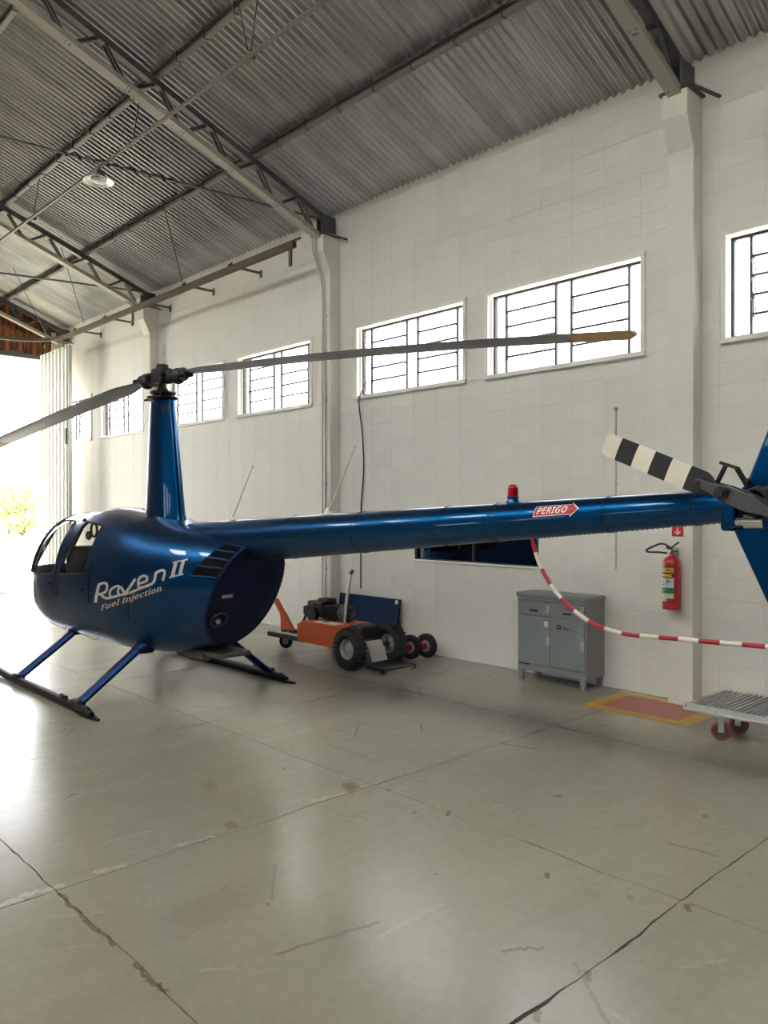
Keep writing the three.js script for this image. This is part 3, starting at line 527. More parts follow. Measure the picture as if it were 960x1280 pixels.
{ // aft face and everything on it
  const rim = [], C = V(1.54, 1.09, 0), prof = [[0, 0], [0.012, 0.985], [0.02, 0.96], [0.024, 0.9], [0.026, 0]].slice(1);
  const P = [], I = [], na = 72; const rings = [[0, 1], [0.012, 0.985], [0.02, 0.955], [0.02, 0.5], [0.02, 0.0001]];
  rings.forEach(([dx, k]) => { for (let j = 0; j <= na; j++) { const p = bodyPoint(1.54, j / na * 2 * Math.PI); const y = C.y + (p.y - C.y) * k; P.push(1.54 + dx + lean(1.54) * (y - 1.085), y, p.z * k); } });
  for (let i = 0; i + 1 < rings.length; i++) for (let j = 0; j < na; j++) { const a = i * (na + 1) + j; I.push(a, a + 1, a + na + 1, a + 1, a + na + 2, a + na + 1); }
  let g = new THREE.BufferGeometry(); g.setAttribute('position', new THREE.Float32BufferAttribute(P, 3)); g.setIndex(I); g = g.toNonIndexed(); g.computeVertexNormals();
  const f = mesh('aft_panel', boxUV(BGU.toCreasedNormals(g, 0.6)), M.navy, heli);
  mesh('data_plate', box(0.004, 0.035, 0.11).translate(0.0, 0, 0).applyMatrix4(FACE(1.08, 0.2)), M.rim, f);
  mesh('exhaust', lathe([[0.085, -0.03], [0.085, 0.012], [0.07, 0.012], [0.068, -0.03], [0.001, -0.032]], 24).rotateZ(-Math.PI / 2).applyMatrix4(FACE(0.86, 0.2)), M.black, f);
  mesh('exhaust_tip', lathe([[0.022, -0.03], [0.022, 0.02], [0.017, 0.02], [0.017, -0.03]], 14).rotateZ(-Math.PI / 2).applyMatrix4(FACE(0.85, 0.21)), M.galv, f);
}
// louvred vents on the shoulder in front of the aft face
for (const sd of [1, -1]) {
  const v = mesh('side_vent', (() => { const P = [], I = [], ns = 10, nv = 14; for (let i = 0; i <= ns; i++) for (let j = 0; j <= nv; j++) { const t = j / nv, s = lerp(1.22 + 0.1 * t, 1.53, i / ns), a = lerp(0.3, 1.08, t), p = bodyPoint(s, a); P.push(p.x, p.y + 0.003 * Math.sin(a), (p.z + 0.003 * Math.cos(a)) * sd); } for (let i = 0; i < ns; i++) for (let j = 0; j < nv; j++) { const a = i * (nv + 1) + j; I.push(a, a + 1, a + nv + 1, a + 1, a + nv + 2, a + nv + 1); } const g = new THREE.BufferGeometry(); g.setAttribute('position', new THREE.Float32BufferAttribute(P, 3)); g.setIndex(I); g.computeVertexNormals(); return g; })(), M.ventBlack, heli);
  for (let k = 0; k < 5; k++) { const t = k / 4, a = lerp(0.33, 1.05, t), pts = []; for (let i = 0; i <= 8; i++) { const s = lerp(1.22 + 0.1 * t, 1.53, i / 8), p = bodyPoint(s, a); pts.push(V(p.x, p.y + 0.006 * Math.sin(a), (p.z + 0.006 * Math.cos(a)) * sd)); } mesh('vent_slat', tube(pts, 0.007, 12, 6), M.blue, v); }
}
// panel lines, hinges, latches on the port and starboard doors
for (const sd of [1, -1]) {
  const line = (pts) => tube(pts.map(([s, y]) => V(s, y, sd * (lateral(s, y) + 0.0005))), 0.0035, 40, 5);
  mesh('door_seam', merge([line([[-2.02, 1.0], [-1.95, 0.75], [-1.85, 0.56], [-1.5, 0.5], [-1.24, 0.53], [-1.235, 0.9], [-1.2, 1.3], [-1.12, 1.6], [-1.1, 1.76]]), line([[-1.2, 0.55], [-1.18, 0.9], [-1.14, 1.1]]), line([[-1.2, 0.55], [-0.9, 0.5], [-0.36, 0.53], [-0.34, 0.9], [-0.34, 1.3], [-0.33, 1.6]])]), M.navy, heli);
  mesh('door_latch', merge([at(rbox(0.09, 0.025, 0.02, 0.006), -1.36, 1.02, sd * (lateral(-1.36, 1.02) + 0.006)), at(rbox(0.09, 0.025, 0.02, 0.006), -0.5, 1.02, sd * (lateral(-0.5, 1.02) + 0.006))]), M.navy, heli);
  for (const q of [[[0.42, 0.52], [0.44, 0.8], [0.45, 1.1], [0.44, 1.4], [0.42, 1.6]], [[1.04, 0.66], [1.05, 0.95], [1.05, 1.3]]]) mesh('panel_seam', line(q), M.navy, heli);
}
// ---- cabin
{
  const seatGeo = () => { const back = at(rbox(0.14, 0.66, 0.48, 0.06, 3), 0.22, 0.45, 0, 0, 0, -0.14), base = rbox(0.46, 0.14, 0.46, 0.05, 3).translate(0, 0.1, 0); return [base, back]; };
  for (const [x, z] of [[-1.42, 0.29], [-1.42, -0.29], [-0.5, 0.29], [-0.5, -0.29]]) { const [b, k] = seatGeo(); const c = mesh('seat', b.translate(x, 0.72, z), M.seat, heli); mesh('seat_back', k.translate(x, 0.72 - 0.06, z), M.seat, c); }
  mesh('cabin_floor', box(1.6, 0.03, 0.96).translate(-1.05, 0.58, 0), M.liner, heli);
  mesh('bulkhead', extrude([...Array(28)].map((_, j) => { const p = bodyPoint(-0.15, j / 28 * 2 * Math.PI, 0.03); return [p.z, p.y]; }), 0.03).rotateY(Math.PI / 2).translate(-0.16, 0, 0), M.liner, heli);
  const con = mesh('instrument_console', merge([at(rbox(0.2, 0.46, 0.34, 0.04), -2.02, 0.95, 0, 0, 0, -0.2), rbox(0.36, 0.3, 0.26, 0.03).translate(-1.9, 0.7, 0)]), M.seat, heli);
  mesh('cyclic_stick', merge([tube([V(-1.66, 0.62, 0), V(-1.66, 0.9, 0), V(-1.62, 1.12, 0), V(-1.6, 1.3, 0.02)], 0.016, 24), bar(V(-1.6, 1.28, -0.3), V(-1.6, 1.28, 0.3), 0.014), bar(V(-1.6, 1.28, 0.3), V(-1.59, 1.13, 0.3), 0.02), bar(V(-1.6, 1.28, -0.3), V(-1.59, 1.13, -0.3), 0.02)]), M.white, heli);
  for (const sd of [1, -1]) mesh('shoulder_belt', merge([beam(V(-0.98, 1.74, sd * 0.4), V(-1.3, 1.42, sd * 0.42), 0.05, 0.012), beam(V(-1.3, 1.42, sd * 0.42), V(-1.14, 1.12, sd * 0.44), 0.05, 0.012)]), M.blackSoft, heli);
  mesh('roof_strap', beam(V(-0.72, 1.75, -0.3), V(-1.12, 1.15, -0.34), 0.05, 0.012), M.blackSoft, heli);
  mesh('headset', merge([new THREE.TorusGeometry(0.075, 0.014, 8, 20).translate(-0.86, 1.62, 0.36), new THREE.SphereGeometry(0.05, 14, 10).scale(1, 1, 0.6).translate(-0.86, 1.56, 0.42), new THREE.SphereGeometry(0.05, 14, 10).scale(1, 1, 0.6).translate(-0.86, 1.56, 0.3), bar(V(-0.86, 1.69, 0.36), V(-0.86, 1.78, 0.36), 0.006)]), M.black, heli);
  mesh('roof_console', rbox(0.7, 0.05, 0.2, 0.02).translate(-1.1, 1.8, 0), M.liner, heli);
}
// ---- mast fairing and rotor
{
  const lev = [[1.66, 0.74, 0.3, 0.07], [1.76, 0.69, 0.28, 0.06], [2.1, 0.61, 0.25, 0.045], [2.5, 0.52, 0.215, 0.025], [2.9, 0.42, 0.185, 0.01], [2.96, 0.405, 0.18, 0.01]], na = 48, P = [], I = [];
  for (let i = 0; i <= 24; i++) { const y = lerp(1.66, 2.96, i / 24), L = hermite(lev, 1, y), W = hermite(lev, 2, y), c = hermite(lev, 3, y); for (let j = 0; j <= na; j++) { const a = j / na * 2 * Math.PI, x = Math.cos(a), t = (x + 1) / 2, h = W / 2 * Math.sign(Math.sin(a)) * Math.abs(Math.sin(a)) ** 0.92 * (1.06 - 0.12 * t); P.push(c + x * L / 2, y, h); } }
  for (let i = 0; i < 24; i++) for (let j = 0; j < na; j++) { const a = i * (na + 1) + j; I.push(a, a + na + 1, a + 1, a + 1, a + na + 1, a + na + 2); }
  let g = new THREE.BufferGeometry(); g.setAttribute('position', new THREE.Float32BufferAttribute(P, 3)); g.setIndex(I); g.computeVertexNormals();
  const f = mesh('mast_fairing', boxUV(g), M.blue, heli);
  mesh('top_cap', extrude([...Array(32)].map((_, j) => { const a = j / 32 * 2 * Math.PI, x = Math.cos(a), t = (x + 1) / 2; return [0.01 + x * 0.2, -0.088 * Math.sin(a) * (1.12 - 0.34 * t)]; }), 0.015).rotateX(-Math.PI / 2).translate(0, 2.945, 0), M.black, f);
  for (let k = 0; k < 4; k++) { const a = 0.36 + k * 0.2, z = 0.0935 * Math.sin(a) ** 0.92 * (1.06 - 0.06 * (Math.cos(a) + 1)); mesh('air_slot', rbox(0.013, 0.085, 0.013, 0.003).rotateY(Math.PI / 2 - Math.atan2(Math.sin(a) * 0.21, Math.cos(a) * 0.093)).translate(0.01 + 0.213 * Math.cos(a), 2.87, z), M.black, f); }
  mesh('fairing_boot', lathe([[0.3, 0], [0.2, 0.03], [0.17, 0.06]], 32).scale(1.15, 1, 0.55).translate(0.06, 1.745, 0), M.black, f);
  mesh('swashplate', lathe([[0.03, 2.95], [0.05, 2.96], [0.12, 2.985], [0.155, 2.99], [0.155, 3.01], [0.1, 3.015], [0.09, 3.03], [0.125, 3.04], [0.125, 3.06], [0.07, 3.07], [0.05, 3.1], [0.04, 3.1]], 32), M.hub, heli);
  mesh('swash_arm', merge([rbox(0.3, 0.022, 0.05, 0.008).translate(-0.1, 2.995, 0.06), rbox(0.05, 0.022, 0.26, 0.008).translate(0.08, 3.05, 0.02)]), M.hub, heli);
  mesh('rotor_shaft', new THREE.CylinderGeometry(0.038, 0.042, 0.42, 18).translate(0, 3.06, 0), M.hub, heli);
  const hubG = new THREE.Group(); hubG.name = 'rotor_hub'; hubG.position.set(0, 3.22, 0); hubG.rotation.y = Math.atan2(0.137, 0.9905); heli.add(hubG);
  const part = (n, g, m = M.hub) => mesh(n, g, m, hubG);
  part('yoke', merge([rbox(0.46, 0.11, 0.13, 0.03, 3), rbox(0.2, 0.16, 0.17, 0.035, 3).translate(0, 0.01, 0), new THREE.CylinderGeometry(0.06, 0.075, 0.1, 18).translate(0, 0.075, 0)]));
  for (const s of [-1, 1]) {
    part('blade_grip', merge([new THREE.CylinderGeometry(0.062, 0.07, 0.22, 18).rotateZ(Math.PI / 2).translate(s * 0.25, -0.01, 0), lathe([[0.001, 0], [0.07, 0.02], [0.085, 0.07], [0.06, 0.14], [0.05, 0.16]], 18).rotateZ(-s * Math.PI / 2).translate(s * 0.2, -0.02, 0), rbox(0.18, 0.05, 0.13, 0.02).translate(s * 0.36, -0.015, 0)]));
    part('hinge_bolt', merge([new THREE.CylinderGeometry(0.03, 0.03, 0.2, 14).rotateX(Math.PI / 2).translate(s * 0.12, 0, 0), new THREE.CylinderGeometry(0.018, 0.018, 0.24, 6).rotateX(Math.PI / 2).translate(s * 0.12, 0, 0)]));
    part('pitch_horn', merge([rbox(0.05, 0.035, 0.16, 0.01).translate(s * 0.2, -0.06, s * 0.1), bar(V(s * 0.2, -0.06, s * 0.17), V(s * 0.14, -0.22, s * 0.13), 0.009)]), M.hub);
  }
  // blades: airfoil loft along a drooping span
  const AF = [[0.5, 0.0], [0.42, 0.008], [0.2, 0.03], [0, 0.05], [-0.2, 0.056], [-0.36, 0.045], [-0.46, 0.022], [-0.5, 0], [-0.46, -0.02], [-0.36, -0.036], [-0.2, -0.042], [0, -0.036], [0.2, -0.02], [0.42, -0.005]];
  function blade(side, droop, r0, r1, flip) {
    const n = 40, P = [], I = [], m = AF.length;
    for (let i = 0; i <= n; i++) { const r = lerp(r0, r1, i / n), root = clamp((r - 0.42) / 0.3, 0, 1), ch = lerp(0.13, 0.254, root), tipCut = r > 4.93 ? (r - 4.93) * 1.2 : 0, pitch = (flip > 0 ? -0.05 : 0.14 * (1 - 0.4 * r / 5)) * flip; for (const [a, b] of AF) { const cz = (a * ch + (a < 0 ? tipCut : 0)) * flip, cy = b * 0.254; P.push(side * r, droop(r) + cy * Math.cos(pitch) - cz * Math.sin(pitch), cz * Math.cos(pitch)); } }
    for (let i = 0; i < n; i++) for (let j = 0; j < m; j++) { const a = i * m + j, b = i * m + (j + 1) % m; I.push(a, b, a + m, b, b + m, a + m); }
    for (const i of [0, n]) { const c = P.length / 3; let sx = 0, sy = 0, sz = 0; for (let j = 0; j < m; j++) { sx += P[(i * m + j) * 3]; sy += P[(i * m + j) * 3 + 1]; sz += P[(i * m + j) * 3 + 2]; } P.push(sx / m, sy / m, sz / m); for (let j = 0; j < m; j++) I.push(i * m + j, i * m + (j + 1) % m, c); }
    let g = new THREE.BufferGeometry(); g.setAttribute('position', new THREE.Float32BufferAttribute(P, 3)); g.setIndex(I); g = BGU.toCreasedNormals(g.toNonIndexed(), 0.9); return boxUV(g);
  }
  const dA = (r) => 0.015 - 0.018 * r - 0.0072 * r * r, dB = (r) => 0.01 - 0.125 * r - 0.0045 * r * r;
  const mk = (side, d, rt, flip) => { const b = mesh('main_blade', blade(side, d, 0.36, rt, flip), M.bladeGrey, hubG); mesh('blade_tip', blade(side, d, rt, 5.03, flip), M.bladeYellow, b).userData.label = 'yellow painted blade tip'; };
  mk(1, dA, 4.58, 1); mk(-1, dB, 3.5, -1);
}
// ---- tail boom
const boomY = (s) => 1.60 + 0.07 * (s - 2.07), boomR = (s) => clamp(0.182 - 0.026 * (s - 2.07), 0.07, 0.23);
{
  const prof = []; const n = 60, na = 48, P = [], I = [];
  for (let i = 0; i <= n; i++) { const s = lerp(0.2, 5.86, i / n), r = boomR(s) * (s < 0.7 ? lerp(0.7, 1, (s - 0.2) / 0.5) : 1); for (let j = 0; j <= na; j++) { const a = j / na * 2 * Math.PI; P.push(s, boomY(s) + r * Math.sin(a), r * Math.cos(a)); } }
  for (let i = 0; i < n; i++) for (let j = 0; j < na; j++) { const a = i * (na + 1) + j; I.push(a, a + 1, a + na + 1, a + 1, a + na + 2, a + na + 1); }
  let g = new THREE.BufferGeometry(); g.setAttribute('position', new THREE.Float32BufferAttribute(P, 3)); g.setIndex(I); g.computeVertexNormals();
  const b = mesh('tail_boom', boxUV(g), M.blue, heli);
  for (const s of [2.3, 3.15, 4.0, 4.42, 5.2]) { mesh('boom_seam', new THREE.TorusGeometry(boomR(s) + 0.0005, 0.003, 5, 60).rotateY(Math.PI / 2).translate(s, boomY(s), 0), M.blue, b); }
  const rv = []; for (const s of [3.15, 4.0, 4.42, 5.2, 5.7]) for (let j = 0; j < 40; j++) { const a = j / 40 * 2 * Math.PI, r = boomR(s) + 0.001; for (const o of [-0.012, 0.012]) rv.push(new THREE.SphereGeometry(0.0035, 5, 4).translate(s + o, boomY(s) + r * Math.sin(a), r * Math.cos(a))); }
  for (let s = 4.7; s < 5.86; s += 0.03) rv.push(new THREE.SphereGeometry(0.0045, 5, 4).translate(s, boomY(s) - boomR(s), 0.004));
  const R = mesh('rivets', merge(rv), M.blue, b); R.userData.kind = 'stuff';
  // antennas
  for (const [s0, s1, y1] of [[1.32, 1.66, 2.23], [2.71, 3.03, 2.32]]) { const y0 = boomY(s0) + boomR(s0); const a = mesh('antenna', merge([cone(V(s0, y0, 0), V(s1, y1, 0), 0.009, 0.004), new THREE.SphereGeometry(0.008, 8, 6).translate(s1, y1, 0)]), M.hoseWhite, heli); mesh('antenna_foot', lathe([[0.05, 0], [0.03, 0.012], [0.012, 0.05], [0.001, 0.055]], 18).translate(s0, y0 - 0.004, 0), M.hoseWhite, a); }
  // beacon
  const s = 4.52, y = boomY(s) + boomR(s), k = mesh('beacon', lathe([[0.045, -0.012], [0.045, 0.004], [0.036, 0.012], [0.034, 0.028], [0.04, 0.03], [0.04, 0.036], [0.001, 0.037]], 24).translate(s, y, 0), M.blue, heli);
  mesh('red_lens', lathe([[0.033, 0.036], [0.034, 0.06], [0.032, 0.088], [0.024, 0.106], [0.01, 0.112], [0.001, 0.113]], 24).translate(s, y, 0), M.redLens, k); mesh('lamp_core', new THREE.CylinderGeometry(0.02, 0.022, 0.055, 14).translate(s, y + 0.064, 0), M.red, k);
}
// ---- flat shapes laid on the boom or the fuselage
const font = await new FontLoader().loadAsync('fonts/droid/droid_sans_bold.typeface.json'), serif = await new FontLoader().loadAsync('fonts/droid/droid_serif_bold.typeface.json');
function subdivide(g, max) {
  let p = Array.from((g.index ? g.toNonIndexed() : g).attributes.position.array); let again = true, guard = 0;
  while (again && guard++ < 8) { again = false; const o = []; for (let i = 0; i < p.length; i += 9) { const v = [0, 3, 6].map((k) => [p[i + k], p[i + k + 1], p[i + k + 2]]); const L = [0, 1, 2].map((k) => Math.hypot(v[k][0] - v[(k + 1) % 3][0], v[k][1] - v[(k + 1) % 3][1])), m = L.indexOf(Math.max(...L)); if (L[m] > max) { again = true; const a = v[m], b = v[(m + 1) % 3], c = v[(m + 2) % 3], h = a.map((q, k) => (q + b[k]) / 2); o.push(...a, ...h, ...c, ...h, ...b, ...c); } else o.push(...v[0], ...v[1], ...v[2]); } p = o; }
  const r = new THREE.BufferGeometry(); r.setAttribute('position', new THREE.Float32BufferAttribute(p, 3)); return r;
}
function mapped(g, fn, max = 0.02) { const r = subdivide(g, max), p = r.attributes.position; for (let i = 0; i < p.count; i++) { const q = fn(p.getX(i), p.getY(i)); p.setXYZ(i, q.x, q.y, q.z); } r.computeVertexNormals(); return boxUV(r); }
const shapeGeo = (pts) => new THREE.ShapeGeometry(new THREE.Shape(pts.map(([a, b]) => new THREE.Vector2(a, b))));
{ // red arrow warning sign
  const lay = (off) => (x, h) => { const s = 4.895 + x, r = boomR(s) + off, a = 0.42 + h / boomR(4.9); return V(s, boomY(s) + r * Math.sin(a), r * Math.cos(a)); };
  const arrow = (w, h, e) => [[-w - e, -h - e], [w - 0.035 + e * 0.2, -h - e], [w - 0.035 + e * 0.2, -h - 0.012 - e * 1.6], [w + 0.012 + e * 1.4, 0], [w - 0.035 + e * 0.2, h + 0.012 + e * 1.6], [w - 0.035 + e * 0.2, h + e], [-w + 0.008 - e, h + e]];
  const b = mesh('warning_sign', mapped(shapeGeo(arrow(0.14, 0.028, 0.005)), lay(0.0015)), M.white, heli); b.userData.label = 'red arrow sign reading PERIGO with white border';
  mesh('sign_face', mapped(shapeGeo(arrow(0.14, 0.028, 0)), lay(0.0025)), M.redSign, b);
  const t = new THREE.ShapeGeometry(font.generateShapes('PERIGO', 0.04)); t.computeBoundingBox(); const w = t.boundingBox.max.x; t.translate(-w / 2 - 0.018, -0.0195, 0); { const p = t.attributes.position; for (let i = 0; i < p.count; i++) p.setX(i, p.getX(i) * 0.205 / w + p.getY(i) * 0.2); }
  mesh('lettering', mapped(t, lay(0.0035)), M.white, b);
}
{ // side lettering; layout units are hundredths across a plate 9 units wide, v downwards
  const lay = (off) => (x, v) => { const z = -v, s = -0.3585 + 0.2243 * x - 0.0169 * z - 0.0056 * x * x + 0.0078 * x * z, y = 1.4108 + 0.0095 * x - 0.124 * z - 0.0005 * x * x + 0.0025 * x * z; return V(s, y, lateral(s, y) + off); };
  const ribbon = (pts, w, close = false) => { const q = pts.map(([a, b]) => V(a / 100, -b / 100, 0)), c = pts.length > 2 ? new THREE.CatmullRomCurve3(q, close, 'centripetal') : new THREE.LineCurve3(q[0], q[1]), n = pts.length > 2 ? pts.length * 5 : 8, P = [], I = []; for (let i = 0; i <= n; i++) { const p = c.getPointAt(i / n), t = c.getTangentAt(i / n); P.push(p.x - t.y * w / 2, p.y + t.x * w / 2, 0, p.x + t.y * w / 2, p.y - t.x * w / 2, 0); } for (let i = 0; i < n; i++) I.push(2 * i, 2 * i + 1, 2 * i + 2, 2 * i + 1, 2 * i + 3, 2 * i + 2); const g = new THREE.BufferGeometry(); g.setAttribute('position', new THREE.Float32BufferAttribute(P, 3)); g.setIndex(I); return g.toNonIndexed(); };
  const W = 0.21, strokes = [
    ribbon([[96, 418], [108, 345], [122, 270]], 0.26), ribbon([[118, 270], [160, 258], [190, 262], [198, 292], [186, 328], [150, 345], [120, 352]], W), ribbon([[142, 345], [165, 370], [200, 384]], W),
    ribbon([[190, 386], [250, 372], [300, 356]], W), ribbon([[300, 350], [290, 330], [300, 283], [262, 290], [232, 312], [222, 345], [232, 374]], 0.19),
    ribbon([[312, 285], [332, 318], [346, 348]], W), ribbon([[346, 348], [390, 285], [432, 222]], W), ribbon([[300, 358], [390, 335], [470, 300], [540, 276], [572, 258]], 0.19),
    ribbon([[458, 262], [500, 250], [524, 236], [526, 206], [500, 198], [468, 214], [454, 255], [462, 292], [500, 288], [545, 268]], 0.19),
    ribbon([[566, 262], [585, 240], [595, 205], [602, 172]], W), ribbon([[598, 178], [630, 158], [668, 152], [676, 172], [666, 205], [656, 238]], W)];
  const L = mesh('side_lettering', mapped(merge(strokes), lay(0.0025), 0.3), M.letter, heli); L.userData.label = 'silver lettering reading Raven II';
  const serifs = [[742, 206, 778, 84], [808, 190, 850, 70]].map(([a, b, c, d]) => merge([ribbon([[a, b], [c, d]], 0.3), ribbon([[a - 30, b + 6], [a + 34, b - 12]], 0.12), ribbon([[c - 32, d + 4], [c + 40, d - 15]], 0.12)]));
  mesh('numeral', mapped(merge(serifs), lay(0.0025), 0.3), M.letter, L);
  const t = new THREE.ShapeGeometry(serif.generateShapes('Fuel Injection', 0.5)); t.computeBoundingBox(); const w = t.boundingBox.max.x, p = t.attributes.position;
  for (let i = 0; i < p.count; i++) { const u = p.getX(i) / w, h = p.getY(i); p.setXY(i, 1.38 + u * 4.95 + h * 0.3, -(4.88 - u * 1.68 - h * 0.98)); }
  const fi = mesh('small_lettering', mapped(t, lay(0.0025), 0.3), M.letterWarm, heli); fi.userData.label = 'pale script reading Fuel Injection';
}
// ---- fins and tail rotor
{
  const fin = (pts, th) => { const g = extrude(pts, th, 0.012); g.translate(0, 0, -th / 2); return boxUV(g); };
  mesh('upper_fin', fin([[5.87, 1.9], [5.96, 1.97], [6.27, 2.78], [6.3, 2.8], [6.5, 2.8], [6.32, 1.9]], 0.022), M.blue, heli);
  mesh('lower_fin', fin([[5.86, 1.82], [6.3, 1.86], [6.46, 1.02], [6.28, 1.0], [6.24, 1.03]], 0.022), M.blue, heli);
  mesh('fin_edge', merge([bar(V(5.86, 1.83, 0), V(6.235, 1.03, 0), 0.02), bar(V(5.95, 1.95, 0), V(6.28, 2.79, 0), 0.018)]), M.blue, heli);
  mesh('tail_skid', tube([V(6.3, 1.05, 0), V(6.42, 0.9, 0), V(6.5, 0.86, 0)], 0.012, 16), M.black, heli);
  mesh('tail_bulkhead', merge([rbox(0.08, 0.2, 0.16, 0.02).translate(5.88, 1.84, 0), rbox(0.22, 0.03, 0.12, 0.01).translate(5.97, 1.775, 0.03)]), M.blue, heli);
  const gb = mesh('tail_gearbox', merge([new THREE.CylinderGeometry(0.075, 0.085, 0.18, 20).rotateX(Math.PI / 2).translate(6.06, 1.88, 0.06), new THREE.CylinderGeometry(0.05, 0.06, 0.14, 18).rotateZ(Math.PI / 2).translate(5.95, 1.87, 0.02), new THREE.CylinderGeometry(0.03, 0.03, 0.22, 14).rotateX(Math.PI / 2).translate(6.06, 1.89, 0.2), ...[0, 1, 2, 3].map((k) => new THREE.TorusGeometry(0.06 - k * 0.004, 0.009, 6, 20).translate(6.06, 1.89, 0.15 + k * 0.02))]), M.hub, heli);
  mesh('gearbox_cap', merge([new THREE.CylinderGeometry(0.034, 0.034, 0.09, 16).rotateZ(Math.PI / 2).translate(6.03, 1.79, 0.13), new THREE.CylinderGeometry(0.02, 0.02, 0.05, 12).rotateZ(Math.PI / 2).translate(5.97, 1.79, 0.13)]), M.silver, gb);
  const tr = new THREE.Group(); tr.name = 'tail_rotor'; tr.position.set(6.03, 1.895, 0.3); tr.rotation.z = -Math.atan2(0.30, 0.70); heli.add(tr);
  // local -x runs to the blade tip in view
  mesh('hub_plate', boxUV(extrude([[-0.2, 0.016], [-0.215, 0], [-0.2, -0.016], [-0.13, -0.02], [-0.06, -0.036], [0.06, -0.036], [0.13, -0.02], [0.2, -0.016], [0.215, 0], [0.2, 0.016], [0.13, 0.02], [0.06, 0.036], [-0.06, 0.036], [-0.13, 0.02]], 0.012, 0.003).translate(0, 0, 0.03)), M.hubGrey, tr);
  mesh('hub_plate', boxUV(extrude([[-0.2, 0.016], [-0.215, 0], [-0.2, -0.016], [-0.06, -0.036], [0.06, -0.036], [0.2, -0.016], [0.215, 0], [0.2, 0.016], [0.06, 0.036], [-0.06, 0.036]], 0.012, 0.003).translate(0, 0, -0.045)), M.hub, tr);
  mesh('hub_bolt', merge([new THREE.CylinderGeometry(0.032, 0.032, 0.02, 24).rotateX(Math.PI / 2).translate(-0.07, 0, 0.05), new THREE.CylinderGeometry(0.02, 0.02, 0.035, 6).rotateX(Math.PI / 2).translate(-0.07, 0, 0.055), new THREE.CylinderGeometry(0.012, 0.012, 0.03, 6).rotateX(Math.PI / 2).translate(-0.195, 0, 0.045)]), M.black, tr);
  mesh('pitch_link', merge([beam(V(-0.13, 0.03, -0.01), V(-0.12, 0.12, 0.0), 0.022, 0.014), beam(V(-0.15, 0.12, 0), V(-0.06, 0.125, 0), 0.018, 0.014), bar(V(-0.07, 0.125, 0), V(0.0, 0.06, -0.03), 0.012), new THREE.SphereGeometry(0.018, 10, 8).translate(-0.01, 0.08, -0.03)]), M.hub, tr);
  const prof2 = (y) => { const t = clamp((y + 0.06) / 0.12, 0, 1); return 0.009 * Math.sqrt(Math.max(0, Math.sin(Math.PI * Math.min(1, t * 0.9 + 0.08)))); };
  function seg(x0, x1, tip, root) {
    const P = [], I = [], nx = 8, ny = 16;
    for (const f of [1, -1]) for (let i = 0; i <= nx; i++) for (let j = 0; j <= ny; j++) {
      const x = lerp(x0, x1, i / nx); let lo = -0.059, hi = 0.059;
      if (tip) { const d = x - x0, c = 0.03; if (d < c) { const k = c - Math.sqrt(c * c - (c - d) ** 2); lo += k; hi -= k * 0.6; } }
      if (root) { const d = clamp((x - x0) / (x1 - x0), 0, 1); hi -= d > 0.55 ? (d - 0.55) / 0.45 * 0.05 : 0; lo += d * d * 0.03; }
      const y = lerp(lo, hi, j / ny); P.push(x, y, f * prof2(y) + 0.0);
    }
    const K = (nx + 1) * (ny + 1); for (const f of [0, 1]) for (let i = 0; i < nx; i++) for (let j = 0; j < ny; j++) { const a = f * K + i * (ny + 1) + j; I.push(a, a + 1, a + ny + 1, a + 1, a + ny + 2, a + ny + 1); }
    for (const j of [0, ny]) for (let i = 0; i < nx; i++) { const a = i * (ny + 1) + j; I.push(a, a + ny + 1, K + a, a + ny + 1, K + a + ny + 1, K + a); }
    for (const i of [0, nx]) for (let j = 0; j < ny; j++) { const a = i * (ny + 1) + j; I.push(a, a + 1, K + a, a + 1, K + a + 1, K + a); }
    let g = new THREE.BufferGeometry(); g.setAttribute('position', new THREE.Float32BufferAttribute(P, 3)); g.setIndex(I); return boxUV(BGU.toCreasedNormals(g.toNonIndexed(), 0.7));
  }
  for (const s of [1, -1]) {
    const b = new THREE.Group(); b.name = 'tail_blade'; tr.add(b); if (s < 0) b.rotation.z = Math.PI; b.userData.label = 'tail rotor blade banded black and white';
    const e = [-0.752, -0.662, -0.563, -0.466, -0.37, -0.268];
    for (let k = 0; k < 5; k++) mesh(k % 2 ? 'black_band' : 'white_band', seg(e[k], e[k + 1], k === 0, false), k % 2 ? M.bandBlack : M.bandWhite, b);
    mesh('blade_root', seg(-0.268, -0.1, false, true), M.bandBlack, b);
  }
}
